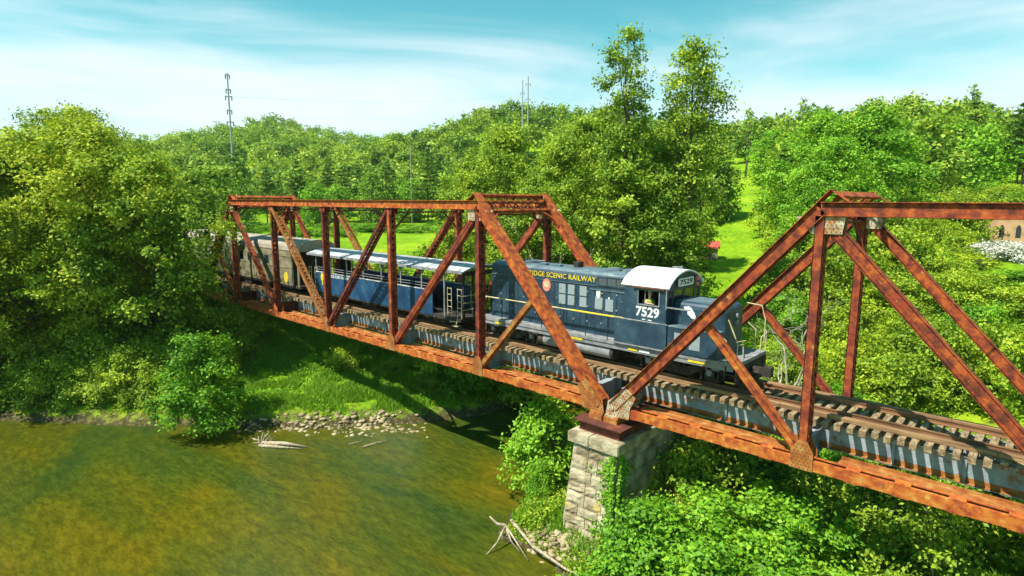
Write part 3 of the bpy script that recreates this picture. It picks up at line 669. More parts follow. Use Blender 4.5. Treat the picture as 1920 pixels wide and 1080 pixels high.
def truck(parent,cx,wb,r,L,name='truck',blom=True):
    zc=ZR+r
    mb=MB()
    for y in (YC-1.02,YC+1.02):
        # side frame: arched beam with springs and boxes
        prof=[(cx-L/2,zc-.05),(cx-L/2+.1,zc+.30),(cx-wb/2+.35,zc+.34),(cx-.35,zc+.05),(cx+.35,zc+.05),(cx+wb/2-.35,zc+.34),(cx+L/2-.1,zc+.30),(cx+L/2,zc-.05),(cx+wb/2+.3,zc+.05),(cx+wb/2-.3,zc+.05),(cx+.45,zc-.30),(cx-.45,zc-.30),(cx-wb/2+.3,zc+.05),(cx-wb/2-.3,zc+.05)]
        mb.prism(prof,1,y-.07,y+.07)
        for dx in (-.25,0,.25): mb.cyl((cx+dx,y,zc-.02),2,.09,.42,8)
        for dx in (-wb/2,wb/2):
            mb.box((cx+dx-.2,y-.11,zc-.2),(cx+dx+.2,y+.11,zc+.16)); 
            mb.box((cx+dx+.32,y-.10,zc-.30),(cx+dx+.40,y+.10,zc+.2)); mb.box((cx+dx-.40,y-.10,zc-.30),(cx+dx-.32,y+.10,zc+.2))
    mb.box((cx-.3,YC-1,zc-.1),(cx+.3,YC+1,zc+.35))
    t=mb.build(name,M['grime'],parent)
    for dx in (-wb/2,wb/2):
        for y in (YC-.75,YC+.75): wheel(t,cx+dx,y,zc,r)
        mb=MB(); mb.cyl((cx+dx,YC,zc),1,.09,1.5,10); mb.build('axle',M['grime'],t)
    mb=MB()
    sg=YC-1.16
    for dx in (-wb/2,wb/2):
        mb.tube([(cx+dx-.18,sg,zc+.30),(cx+dx-.1,sg-.02,zc+.12),(cx+dx+.12,sg-.02,zc+.10)],.035); mb.cyl((cx+dx,sg,zc),1,.13,.06,10); mb.cyl((cx+dx+.28,sg,zc+.22),0,.08,.34,8)
    mb.build('brake_rigging',M['greyframe'],t)
    return t
lo=empty('locomotive',(-2,YC,ZR),label='dark blue diesel locomotive with white cab roof and yellow lettering on the bridge',cat='locomotive')
y0,y1=YC-1.52,YC+1.52
mb=MB(); mb.box((-9.0,y0+.02,2.62),(5.35,y1-.02,2.76)); mb.box((-8.9,y0+.06,2.42),(5.2,y0+.10,2.62)); mb.box((-8.9,y1-.10,2.42),(5.2,y1-.06,2.62)); mb.box((-8.9,YC-.5,2.2),(5.2,YC+.5,2.62))
mb.build('walkway_frame',M['greyframe'],lo)
def hoodprof(hy,z0,z1,rr,n=6):
    L=[(YC-hy,z0)]
    for i in range(n+1):
        t=math.pi-math.pi/2*i/n; L.append((YC-hy+rr+rr*math.cos(t),z1-rr*.75+rr*.75*math.sin(t)))
    for i in range(n+1):
        t=math.pi/2-math.pi/2*i/n; L.append((YC+hy-rr+rr*math.cos(t),z1-rr*.75+rr*.75*math.sin(t)))
    L.append((YC+hy,z0)); return L
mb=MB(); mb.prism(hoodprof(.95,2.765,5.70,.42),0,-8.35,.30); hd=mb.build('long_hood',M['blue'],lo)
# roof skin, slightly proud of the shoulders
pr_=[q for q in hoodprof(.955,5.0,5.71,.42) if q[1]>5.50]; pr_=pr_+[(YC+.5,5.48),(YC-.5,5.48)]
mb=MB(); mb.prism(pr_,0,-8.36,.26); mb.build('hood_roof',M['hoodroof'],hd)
# door seams as thin proud frames
def pane(x0,x1,z0,z1,y,d,name,mat,parent,frame=None):
    mb=MB(); mb.box((x0,y-d,z0),(x1,y,z1)); o=mb.build(name,mat,parent)
    return o
yh=YC-.95
for i in range(10):
    xa=-8.0+i*.80
    pane(xa+.02,xa+.36,2.95,4.98,yh,.018,'engine_door',M['blue'],hd); pane(xa+.40,xa+.76,2.95,4.98,yh,.018,'engine_door',M['blue'],hd)
mb=MB()
for i in range(21):
    xa=-8.0+i*.40-.012; mb.box((xa,yh-.006,2.95),(xa+.022,yh-.001,4.99))
mb.box((-8.05,yh-.006,4.99),(.1,yh-.001,5.01)); mb.build('door_seam',M['grime'],hd)
for i in range(10):
    for zz in (3.3,4.0,4.7):
        mb=MB(); mb.box((-8.0+i*.8+.34,yh-.045,zz),(-8.0+i*.8+.42,yh-.018,zz+.07)); mb.build('door_latch',M['greyframe'],hd)
for (xa,za) in ((-3.72,4.50),(-3.72,3.98),(-3.18,4.50),(-3.18,3.98),(-2.48,4.50),(-2.48,3.98)):
    o=pane(xa,xa+.40,za,za+.46,yh-.02,.02,'louvre_panel',M['door'],hd)
for (xa,za) in ((-1.60,3.98),(-1.02,3.95)):
    pane(xa,xa+.42,za,za+.55,yh-.02,.02,'louvre_panel',M['door'],hd)
mb=MB(); mb.box((-1.45,yh-.03,5.12),(.0,yh,5.46)); g_=mb.build('radiator_grille',M['darkgrille'],hd)
mb=MB()
for xx in np.arange(-1.45,.05,.483): mb.box((xx-.02,yh-.05,5.09),(xx+.02,yh-.031,5.49))
mb.box((-1.45,yh-.05,5.47),(0,yh-.031,5.50)); mb.box((-1.45,yh-.05,5.08),(0,yh-.031,5.11)); mb.build('grille_frame',M['blue'],g_)
mb=MB(); mb.box((-1.9,yh-.05,4.86),(.1,yh,4.90)); mb.box((-8.3,yh-.03,5.04),(-1.6,yh,5.06)); mb.build('drip_rail',M['hoodroof'],hd)
fit_text('lettering','BLUE RIDGE SCENIC RAILWAY',-6.62,-1.58,5.20,.24,yh-.012,M['yellow'],hd,bold=.012)
mb=MB()
pts=[(.62*math.cos(t)*.42,.62*math.sin(t)*.52) for t in np.linspace(0,2*math.pi,21)[:-1]]
mb.prism([(-4.5+q[0],4.80+q[1]) for q in pts],1,yh-.045,yh-.03); em=mb.build('round_emblem',M['pink'],hd)
mb=MB(); mb.prism([(-4.5+q[0]*.62,4.84+q[1]*.5) for q in pts],1,yh-.055,yh-.046); mb.build('emblem_centre',M['palerail'],em)
mb=MB(); mb.box((-1.52,yh-.055,4.55),(-1.30,yh-.041,4.82)); mb.box((-1.46,yh-.055,4.48),(-1.36,yh-.041,4.55)); mb.build('warning_placard',M['white'],hd)
mb=MB(); mb.box((-.86,yh-.055,4.50),(-.78,yh-.041,4.60)); mb.build('small_placard',M['white'],hd)
mb=MB(); 
for xx in (-6.2,-3.3,-2.9): mb.box((xx-.14,YC-.22,5.68),(xx+.14,YC+.22,5.98)) if xx>-6.1 and xx<-3 else None
mb.build('exhaust_stack',M['grime'],hd)
for xx,r_ in ((-1.2,.42),(-.35,.38),(-7.6,.5),(-6.4,.5)):
    mb=MB(); mb.cyl((xx,YC,5.74),2,r_,.10,20); mb.cyl((xx,YC,5.81),2,r_*.72,.05,20); mb.build('roof_fan',M['hoodroof'],hd,smooth=False)
mb=MB(); 
for xx in (-5.2,-4.3): mb.box((xx-.25,YC-.55,5.70),(xx+.25,YC-.25,5.79))
mb.tube([(-8.2,YC+.2,5.8),(-5.6,YC+.2,5.82)],.03); mb.build('roof_box',M['hoodroof'],hd)
# cab: walls round real openings
cb=empty('cab',(0,0,0)); cb.parent=lo; cb.location=Vector((1.35,YC,2.76))-lo.location
cx0,cx1=.32,2.32; ya,yb=YC-1.54,YC+1.54; ze=5.38; t_=.05
def wall_with_hole(mb,x0,x1,z0,z1,hx0,hx1,hz0,hz1,ya_,yb_):
    mb.box((x0,ya_,z0),(hx0,yb_,z1)); mb.box((hx1,ya_,z0),(x1,yb_,z1)); mb.box((hx0,ya_,z0),(hx1,yb_,hz0)); mb.box((hx0,ya_,hz1),(hx1,yb_,z1))
for yy in (ya,yb-t_):
    mb=MB(); wall_with_hole(mb,cx0,cx1,2.77,ze,1.02,1.98,4.62,5.22,yy,yy+t_); mb.build('cab_side',M['blue'],cb)
arc=[(YC+1.58*math.sin(t),4.62+1.42*math.cos(t)*1.0) for t in np.linspace(-1.02,1.02,15)]
# scale arc so that the eaves are at ze and the crown at 6.04
za_=arc[0][1]; arc=[(q[0] if abs(q[0]-YC)<1.6 else q[0],ze+(q[1]-za_)/(6.04-za_)*(6.04-ze)) for q in arc]; sx_=1.60/(YC-arc[0][0]); arc=[(YC+(q[0]-YC)*sx_,q[1]) for q in arc]
inner=[(YC+(q[0]-YC)*.965,q[1]-.06) for q in arc]
mb=MB(); mb.prism([*arc,*inner[::-1]],0,cx0-.14,cx1+.12); mb.build('cab_roof',M['white'],cb,smooth=False)
for xx in (cx0,cx1-t_): # ends: lower wall, window posts, gable
    mb=MB(); mb.box((xx,ya+t_,2.77),(xx+t_,yb-t_,4.60))
    ws=[(YC-1.36,YC-1.02),(YC-.92,YC-.08),(YC+.08,YC+.92),(YC+1.02,YC+1.36)]
    e=[ya+t_]+[q for w_ in ws for q in w_]+[yb-t_]
    for a,b in zip(e[0::2],e[1::2]): mb.box((xx,a,4.60),(xx+t_,b,5.22))
    g2=[(q[0],q[1]) for q in inner if True]; mb.prism([(ya+t_,5.22)]+[(q[0] if abs(q[0]-YC)<1.5 else YC+math.copysign(1.49,q[0]-YC),q[1]-.005) for q in g2]+[(yb-t_,5.22)],0,xx,xx+t_)
    ew=mb.build('cab_end',M['blue'] if xx>1 else M['blue'],cb)
    for a,b in ws:
        mb=MB(); mb.box((xx+.02,a,4.60),(xx+.03,b,5.22)); mb.build('window_pane',M['glass'],ew)
mb=MB()
for a,b in ((.98,1.02),(1.98,2.02)): mb.box((a,ya-.02,4.60),(b,ya+.03,5.24))
mb.box((.98,ya-.05,4.57),(2.02,ya+.03,4.61)); mb.box((.98,ya-.02,5.22),(2.02,ya+.03,5.26)); mb.box((1.28,ya+.052,4.62),(1.31,ya+.07,5.22)); wf=mb.build('side_window_frame',M['greyframe'],cb)
mb=MB(); mb.box((.75,ya-.10,5.30),(2.25,ya-.02,5.33)); mb.build('window_awning',M['rust_dark'],cb)
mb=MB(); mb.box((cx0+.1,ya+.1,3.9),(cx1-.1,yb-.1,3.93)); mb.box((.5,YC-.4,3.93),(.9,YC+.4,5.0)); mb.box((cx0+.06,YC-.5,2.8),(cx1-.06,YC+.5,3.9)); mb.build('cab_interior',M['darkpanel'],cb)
fit_text('road_number','7529',.92,2.02,4.08,.43,ya-.008,M['white'],cb,bold=.05)
mb=MB(); mb.box((1.22,ya-.012,3.95),(1.38,ya,3.985)); mb.box((1.50,ya-.012,3.94),(1.68,ya,3.975)); mb.build('small_marking',M['white'],cb)
mb=MB(); prn=[]
for (sx__,sz__) in ((1,1),(-1,1),(-1,-1),(1,-1)):
    for t in np.linspace(0,math.pi/2,4): 
        tt=t+{(1,1):0,(-1,1):math.pi/2,(-1,-1):math.pi,(1,-1):1.5*math.pi}[(sx__,sz__)]
        prn.append((YC-.05+sx__*.60+.07*math.cos(tt),5.54+sz__*.10+.07*math.sin(tt)))
mb.prism(prn,0,cx1+.06,cx1+.10); nb=mb.build('number_board',M['white'],cb)
fit_text('board_number','7529',YC-.60,YC+.50,5.44,.22,cx1+.105,M['darkpanel'],nb,bold=.03,rot=(math.pi/2,0,math.pi/2),axis='y')
for yy in (YC+.95,):
    mb=MB(); mb.cyl((cx1+.12,yy,5.60),0,.09,.12,14); mb.cyl((cx1+.12,yy,5.36),0,.08,.10,14); mb.build('marker_lamp',M['pink'],cb)
mb=MB(); mb.tube([(1.9,YC-.3,6.05),(1.9,YC-.3,6.14),(2.25,YC-.3,6.16),(2.35,YC-.3,6.17)],[.03,.03,.035,.07],8); mb.build('horn',M['greyframe'],cb)
mb=MB(); mb.box((2.30,ya-.02,4.50),(2.34,ya+.03,5.35)); mb.box((2.34,ya-.02,4.58),(3.4,ya+.01,4.63)); mb.build('side_handrail',M['greyframe'],cb)
# boxes along the walkway
mb=MB(); mb.box((-.12,ya-.045,2.80),(2.40,ya-.002,3.86)); mb.build('battery_box',M['blue'],lo,bevel=.01)
mb=MB(); mb.box((-.16,ya-.055,3.86),(2.42,ya-.002,3.90)); mb.box((-.16,ya-.05,2.74),(2.42,ya-.002,2.80)); mb.build('box_trim',M['greyframe'],lo)
mb=MB(); mb.box((2.42,ya,2.77),(4.55,YC-.92,3.82)); bx=mb.build('battery_box',M['blue'],lo,bevel=.02)
mb=MB(); mb.box((2.74,ya-.012,3.02),(3.15,ya-.002,3.62)); mb.box((3.4,ya-.012,3.02),(3.85,ya-.002,3.62)); mb.build('box_door',M['door'],bx)
mb=MB(); mb.box((2.40,ya-.01,3.825),(4.56,YC-.94,3.85)); mb.build('box_lid',M['hoodroof'],bx)
# short hood with rounded corners
def rr2(x0,x1,yy0,yy1,r,n=5):
    L=[]
    for cx_,cy_,t0 in ((x1-r,yy1-r,0),(x0+.01,yy1-.01,math.pi/2),(x0+.01,yy0+.01,math.pi),(x1-r,yy0+r,1.5*math.pi)):
        rr_=r if cx_>x0+.1 else .01
        for t in np.linspace(t0,t0+math.pi/2,n): L.append((cx_+rr_*math.cos(t),cy_+rr_*math.sin(t)))
    return L
mb=MB(); n_=20; b0=mb.n; lv=[(2.765,0),(4.55,0),(4.68,.03),(4.77,.09),(4.81,.20)]
vs=[]
for z,ins in lv:
    for q in rr2(2.34,4.62-ins,YC-.93+ins,YC+.93-ins,.34): vs.append((q[0],q[1],z))
fs=[]; k=len(vs)//len(lv)
for j in range(len(lv)-1):
    for i in range(k): fs.append((j*k+i,j*k+(i+1)%k,(j+1)*k+(i+1)%k,(j+1)*k+i))
fs.append(tuple(range(k-1,-1,-1))); fs.append(tuple(range((len(lv)-1)*k,len(lv)*k))); mb.add(vs,fs)
sh=mb.build('short_hood',M['blue'],lo)
mb=MB(); mb.prism([(q[0],q[1]) for q in rr2(2.42,4.36,YC-.70,YC+.70,.28)],2,4.812,4.83); mb.build('nose_top',M['hoodroof'],sh)
# white state-outline badge
st=[(2.80,4.62),(3.02,4.66),(3.14,4.60),(3.20,4.50),(3.28,4.40),(3.34,4.26),(3.30,4.16),(3.16,4.18),(3.08,4.26),(2.98,4.32),(2.97,4.46),(2.84,4.50)]
mb=MB(); mb.prism(st,1,YC-.945,YC-.932); mb.build('state_badge',M['white'],sh)
for zz,rr_ in ((4.35,.11),(4.08,.11)):
    mb=MB(); mb.cyl((4.66,YC,zz),0,rr_,.10,16); mb.build('headlight',M['greyframe'],sh)
# end platform, steps, pilot, coupler at both ends
for e,xe in ((1,5.35),(-1,-9.0)):
    mb=MB(); mb.box((min(xe,xe-e*.02),y0+.1,1.95),(max(xe,xe-e*.02)+.001,y1-.1,2.62)); mb.box((xe-.1,YC-1.1,1.78),(xe+.12,YC+1.1,2.0)); mb.build('pilot_plate',M['grime'],lo)
    mb=MB(); mb.box((min(xe-e*.2,xe+e*.6),YC-.10,2.20),(max(xe-e*.2,xe+e*.6),YC+.10,2.42)); mb.box((min(xe+e*.5,xe+e*.82),YC-.17,2.12),(max(xe+e*.5,xe+e*.82),YC+.12,2.50)); mb.tube([(xe+e*.1,YC+.4,2.3),(xe+e*.35,YC+.42,2.0),(xe+e*.5,YC+.45,2.1)],.035); mb.build('coupler',M['grime'],lo)
    for yy,sg in ((y0,-1),(y1,1)):
        mb=MB()
        for i,zz in enumerate((1.98,2.28)):
            mb.box((min(xe-e*.02,xe-e*.42),min(yy,yy-sg*.35),zz),(max(xe-e*.02,xe-e*.42),max(yy,yy-sg*.35),zz+.04))
        mb.box((xe-e*.44-.015,min(yy,yy-sg*.35),1.96),(xe-e*.44+.015,max(yy,yy-sg*.35),2.62)); mb.box((xe-.015,min(yy,yy-sg*.35),1.96),(xe+.015,max(yy,yy-sg*.35),2.62))
        so=mb.build('step',M['palerail'] if e<0 else M['grime'],lo)
        mb=MB(); mb.box((min(xe-e*.04,xe-e*.40),yy-.005*1 if sg>0 else yy-.012,1.975),(max(xe-e*.04,xe-e*.40),yy+.012 if sg>0 else yy+.0,2.03)); mb.build('step_edge',M['yellow'],so)
        mb=MB(); yq=yy-sg*.05
        mb.tube([(xe-e*.02,yq,2.1),(xe-e*.02,yq,3.55),(xe-e*.12,yq,3.75)],.022); mb.tube([(xe-e*.46,yq,2.2),(xe-e*.46,yq,3.60),(xe-e*.8,yq,3.85)],.022)
        mb.tube([(xe-e*.02,yq,3.5),(xe-e*.02,yq-sg*.55,3.45),(xe-e*.02,yq-sg*.62,2.8)],.022)
        mb.build('end_handrail',M['palerail'],lo)
mb=MB(); yq=YC+.75
mb.tube([(4.65,yq+.2,4.78),(5.25,yq+.25,4.72),(5.42,yq+.25,4.15),(5.42,yq+.25,3.2)],.025); mb.tube([(4.62,yq-1.5,4.3),(4.9,yq-1.5,3.7),(5.0,yq-1.5,3.45),(5.15,yq-1.0,3.45)],.025)
mb.build('nose_handrail',M['palerail'],lo)
for e in (-1,1):
    yy=YC+e*1.47
    mb=MB(); mb.tube([(-8.6,yy,3.72),(-8.4,yy,3.86),(-2.6,yy,3.86)],.030); o=mb.build('side_handrail',M['palerail'],lo)
    mb=MB(); mb.tube([(-2.6,yy,3.86),(.25,yy,3.86)],.038); mb.build('side_handrail',M['yellow'],lo)
    for xx in (-8.4,-7.1,-5.75,-4.4,-3.05,-1.75,-.55):
        mb=MB(); mb.tube([(xx,yy,2.7),(xx,yy,3.84)],.026); mb.build('stanchion',M['grime'],lo)
for (xa,xb,mt) in ((-2.9,-1.9,'yellow'),(.55,1.0,'yellow'),(1.1,1.6,'white'),(3.35,4.1,'yellow'),(-7.6,-7.1,'yellow')):
    mb=MB(); mb.box((xa,y0+.035,2.50),(xb,y0+.052,2.60)); mb.build('reflective_stripe',M[mt],lo)
mb=MB(); mb.box((-4.6,YC-1.15,1.82),(-.5,YC+1.15,2.25)); mb.cyl((-2.5,YC-1.1,2.12),0,.30,4.4,20); mb.cyl((-2.5,YC+1.1,2.12),0,.30,4.4,20); mb.build('fuel_tank',M['grime'],lo)
mb=MB(); mb.cyl((-2.4,YC-1.12,2.14),0,.31,3.9,20); mb.build('air_reservoir',M['greyframe'],lo)
truck(lo,2.75,2.74,.51,4.1); truck(lo,-6.7,2.74,.51,4.1)
# ------------------------------------------------------------------ engineer in the cab window
def skin_body(name,nodes,edges,mat,parent,sub=2):
    me=bpy.data.meshes.new(name); me.from_pydata([n_[0] for n_ in nodes],edges,[]); o=bpy.data.objects.new(name,me); col.objects.link(o)
    md=o.modifiers.new('s','SKIN'); md.use_smooth_shade=True
    for i,n_ in enumerate(nodes): o.data.skin_vertices[0].data[i].radius=(n_[1],n_[1]*(n_[2] if len(n_)>2 else 1))
    o.data.skin_vertices[0].data[0].use_root=True
    o.modifiers.new('d','SUBSURF').levels=sub
    bpy.context.view_layer.update(); dg=bpy.context.evaluated_depsgraph_get(); m2=bpy.data.meshes.new_from_object(o.evaluated_get(dg)); 
    bpy.data.objects.remove(o); m2.name=name; m2.materials.clear(); m2.materials.append(mat); m2.polygons.foreach_set('use_smooth',[True]*len(m2.polygons))
    o=bpy.data.objects.new(name,m2); col.objects.link(o)
    if parent: o.parent=parent
    return o
# seated, torso turned to the open window, left forearm on the sill; local origin at the seat
bn=[((0,0,0),.17,.8),((0,0,.22),.16,.75),((.01,0,.42),.19,.65),((.02,-.01,.54),.12),((.03,-.03,.62),.055),((.045,-.05,.70),.075),((.05,-.055,.79),.095,.9),((.05,-.05,.87),.08),
    ((.0,-.21,.50),.065),((.04,-.29,.42),.048),((.24,-.32,.42),.036),((.33,-.32,.42),.026),
    ((.0,.21,.50),.065),((.10,.25,.28),.048),((.32,.18,.22),.036),((.40,.17,.22),.026),
    ((.0,-.10,-.03),.10),((.42,-.12,.0),.075),((.48,-.12,-.40),.05),((.0,.10,-.03),.10),((.42,.12,.0),.075),((.48,.12,-.40),.05),
    ((.56,-.12,-.46),.035),((.56,.12,-.46),.035)]
be=[(0,1),(1,2),(2,3),(3,4),(4,5),(5,6),(6,7),(2,8),(8,9),(9,10),(10,11),(2,12),(12,13),(13,14),(14,15),(0,16),(16,17),(17,18),(0,19),(19,20),(20,21),(18,22),(21,23)]
hnd=[]
for side,(hx,hy,hz) in ((-1,(.33,-.32,.42)),(1,(.40,.17,.22))):
    b_=11 if side<0 else 15
    for j,(dy,L_) in enumerate(((-.027,.062),(-.009,.072),(.009,.068),(.027,.055))):
        i=len(bn); bn+= [((hx+.035,hy+dy,hz+.002),.009),((hx+.035+L_*.6,hy+dy*1.1,hz-.004),.008),((hx+.035+L_,hy+dy*1.1,hz-.022),.007)]; be+=[(b_,i),(i,i+1),(i+1,i+2)]
    i=len(bn); bn+=[((hx+.015,hy-side*.035,hz),.010),((hx+.045,hy-side*.055,hz-.01),.008)]; be+=[(b_,i),(i,i+1)]
pz=4.25
person=skin_body('person',bn,be,M['skin'],None); person.location=(1.36,ya+.32,pz); person.rotation_euler=(0,0,R(-4))
tag(person,'engineer in a yellow-green shirt and pale cap sitting at the cab window','person')
def child_skin(name,nodes,edges,mat): return skin_body(name,nodes,edges,mat,person)
child_skin('shirt',[((0,0,.02),.185,.8),((0,0,.22),.18,.75),((.01,0,.42),.205,.68),((.02,-.01,.53),.135),((.025,-.02,.57),.07),((.0,-.22,.49),.085),((.04,-.285,.43),.066),((.0,.22,.49),.085),((.08,.25,.31),.066)],[(0,1),(1,2),(2,3),(3,4),(2,5),(5,6),(2,7),(7,8)],M['hivis'])
child_skin('trousers',[((0,0,-.02),.18,.8),((.0,-.10,-.03),.115),((.42,-.12,.0),.088),((.475,-.12,-.36),.065),((.0,.10,-.03),.115),((.42,.12,.0),.088),((.475,.12,-.36),.065)],[(0,1),(1,2),(2,3),(0,4),(4,5),(5,6)],M['darkpanel'])
mb=MB(); 
ring=[(.105*math.cos(t)+.045,.085*math.sin(t)-.052) for t in np.linspace(0,2*math.pi,17)[:-1]]
b_=[(q[0],q[1],.85) for q in ring]; t2=[((q[0]-.045)*.85+.045,(q[1]+.052)*.85-.052,.92) for q in ring]; t3=[((q[0]-.045)*.4+.045,(q[1]+.052)*.4-.052,.955) for q in ring]
mb.add(b_+t2+t3,[(i,(i+1)%16,(i+1)%16+16,i+16) for i in range(16)]+[(i+16,(i+1)%16+16,(i+1)%16+32,i+32) for i in range(16)]+[tuple(range(32,48))])
mb.add([(.12,-.11,.86),(.22,-.10,.845),(.22,-.01,.845),(.12,0,.86),(.12,-.11,.872),(.22,-.10,.855),(.22,-.01,.855),(.12,0,.872)],[(0,3,2,1),(4,5,6,7),(0,1,5,4),(1,2,6,5),(2,3,7,6),(3,0,4,7)])
o=mb.build('cap',M['cap'],None,smooth=True); o.parent=person
mb=MB(); mb.tube([(.135,-.055,.80),(.160,-.057,.765),(.135,-.056,.755)],[.010,.017,.009],8); mb.box((.125,-.085,.722),(.134,-.028,.730)); o=mb.build('nose_and_mouth',M['skin'],None,smooth=True); o.parent=person
mb=MB(); mb.box((.120,-.105,.795),(.140,-.008,.818)); o=mb.build('sunglasses',M['darkpanel'],None); o.parent=person
mb=MB()
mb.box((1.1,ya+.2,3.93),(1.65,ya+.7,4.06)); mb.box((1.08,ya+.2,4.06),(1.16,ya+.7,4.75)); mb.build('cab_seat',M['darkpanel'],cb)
# ------------------------------------------------------------------ open-air coach
oc=empty('open_air_coach',(-18.5,YC,ZR),label='open-sided blue passenger coach with a pale roof behind the locomotive',cat='railway coach')
ca,cb_=-27.0,-10.25
mb=MB(); mb.box((ca,y0+.02,2.15),(cb_,y1-.02,2.36)); mb.box((ca+.2,YC-.3,1.9),(cb_-.2,YC+.3,2.15)); mb.build('floor_frame',M['grime'],oc)
for e,yy in ((-1,y0),(1,y1)):
    mb=MB(); xa=ca+1.0
    mb.box((xa,min(yy,yy-e*.05),2.25),(-12.7,max(yy,yy-e*.05),3.70)); pn=mb.build('side_panel',M['bluecar'],oc)
    mb=MB(); mb.box((xa,min(yy+e*.03,yy-e*.06),3.70),(-12.7,max(yy+e*.03,yy-e*.06),3.76)); mb.build('panel_cap',M['roofwhite'],pn)
    for xx in np.arange(xa+1.9,-13,1.9):
        mb=MB(); mb.box((xx-.02,min(yy,yy+e*.012),2.27),(xx+.02,max(yy,yy+e*.012),3.69)); mb.build('panel_rib',M['bluecar'],pn)
    mb=MB()
    for zz in (3.92,4.08): mb.tube([(xa,yy-e*.03,zz),(-12.7,yy-e*.03,zz)],.018)
    mb.build('side_rail',M['greyframe'],oc)
    for xx in np.arange(ca+1.0,-10.5,2.05):
        mb=MB(); mb.box((xx-.04,min(yy-e*.06,yy),3.76 if xx<-12.8 else 2.3),(xx+.04,max(yy-e*.06,yy)-.001,5.02)); mb.build('roof_post',M['greyframe'],oc)
fit_text('lettering','BLUE RIDGE SCENIC RAILWAY',-25.0+.3,-21.6,3.45,.19,y0-.014,M['white'],oc,bold=.01)
mb=MB(); pts=[(.20*math.cos(t),.30*math.sin(t)) for t in np.linspace(0,2*math.pi,17)[:-1]]
mb.prism([(-25.15+q[0],3.38+q[1]) for q in pts],1,y0-.02,y0-.004); mb.box((-25.19,y0-.02,2.8),(-25.05,y0-.004,3.1)); mb.build('round_emblem',M['yellow'],oc)
rp=[(YC+1.66*q,5.02+.30*(1-q*q)) for q in np.linspace(-1,1,11)]
mb=MB(); mb.prism(rp+[(q[0],q[1]-.07) for q in rp[::-1]],0,ca,-9.95); rf=mb.build('roof',M['roofwhite'],oc)
mb=MB(); mb.box((ca,YC-1.70,4.90),(-9.95,YC-1.665,5.06)); mb.box((ca,YC+1.665,4.90),(-9.95,YC+1.70,5.06)); mb.build('roof_fascia',M['greyframe'],rf)
mb=MB()
for xx in np.arange(ca+.6,-10.2,.95):
    r3=[(YC+1.6*q,5.035+.30*(1-(q*1.6/1.66)**2)) for q in np.linspace(-1,1,9)]
    mb.prism(r3+[(q[0],q[1]-.03) for q in r3[::-1]],0,xx-.02,xx+.02)
mb.build('roof_seam',M['roofwhite'],rf)
for i,xx in enumerate(np.arange(-24.8,-12.9,1.5)):
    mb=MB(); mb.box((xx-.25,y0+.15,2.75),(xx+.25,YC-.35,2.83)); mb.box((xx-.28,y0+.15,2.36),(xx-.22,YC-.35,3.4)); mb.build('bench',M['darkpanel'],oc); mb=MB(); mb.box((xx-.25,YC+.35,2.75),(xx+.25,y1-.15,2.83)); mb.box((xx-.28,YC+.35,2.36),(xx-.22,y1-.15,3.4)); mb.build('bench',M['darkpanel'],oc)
for e,xe in ((1,cb_),(-1,ca)):
    for yy,sg in ((y0,-1),(y1,1)):
        for xq in (xe-e*.10,xe-e*.95):
            mb=MB(); yq=yy-sg*.02
            for dx in (-.17,.17): mb.tube([(xq+dx,yq,2.35),(xq+dx,yq,4.05)],.02)
            for zz in (2.6,2.95,3.3,3.65,4.0): mb.tube([(xq-.17,yq,zz),(xq+.17,yq,zz)],.017)
            mb.build('side_ladder',M['palerail'],oc)
        mb=MB()
        for k_,zz in enumerate((1.85,2.1)): mb.box((min(xe-e*.3,xe-e*.75),min(yy,yy-sg*.3),zz),(max(xe-e*.3,xe-e*.75),max(yy,yy-sg*.3),zz+.03))
        mb.tube([(xe-e*.28,yy-sg*.02,2.36),(xe-e*.42,yy-sg*.02,1.86),(xe-e*.78,yy-sg*.02,1.86)],.02); mb.build('step',M['palerail'],oc)
    mb=MB(); mb.box((min(xe,xe+e*.5),YC-.12,2.0),(max(xe,xe+e*.5),YC+.12,2.25)); mb.build('coupler',M['rust_dark'],oc)
    mb=MB(); mb.box((xe-.02-e*1.0,YC-1.4,2.36),(xe+.02-e*1.0,YC-.45,4.95)); mb.box((xe-.02-e*1.0,YC+.45,2.36),(xe+.02-e*1.0,YC+1.4,4.95)); mb.box((xe-.02-e*1.0,YC-.45,4.55),(xe+.02-e*1.0,YC+.45,4.95)) if e<0 else mb.box((xe-.02-e*1.0,YC-.45,4.75),(xe+.02-e*1.0,YC+.45,4.95))
    mb.build('end_bulkhead',M['darkpanel'],oc) if e<0 else mb.build('end_frame',M['grime'],oc) if False else None
mb=MB()
for yy in (y0+.35,YC-.45,YC+.45,y1-.35): mb.box((-10.42,yy-.05,2.36),(-10.32,yy+.05,4.95))
mb.box((-10.40,y0+.35,4.70),(-10.34,y1-.35,4.95)); mb.build('end_frame',M['grime'],oc)
mb=MB()
for zz in (2.8,3.2,3.6): mb.tube([(-10.28,y0+.1,zz),(-10.28,YC-.5,zz)],.02)
mb.tube([(-10.28,y0+.1,2.3),(-10.28,y0+.1,3.62)],.025); mb.build('end_gate',M['palerail'],oc)
mb=MB(); mb.cyl((-10.20,YC+.9,3.5),0,.28,.04,16); mb.tube([(-10.24,YC+.9,3.5),(-10.24,YC+.9,2.4)],.03); mb.build('brake_wheel',M['grime'],oc)
truck(oc,-12.6,2.2,.45,3.2); truck(oc,-24.6,2.2,.45,3.2)
mb=MB(); mb.box((-20.5,y0+.3,1.85),(-18.9,y0+.9,2.2)); mb.build('underfloor_box',M['grime'],oc); mb=MB(); mb.box((-17.5,y0+.25,1.8),(-16.5,y0+.9,2.2)); mb.build('underfloor_box',M['grime'],oc)
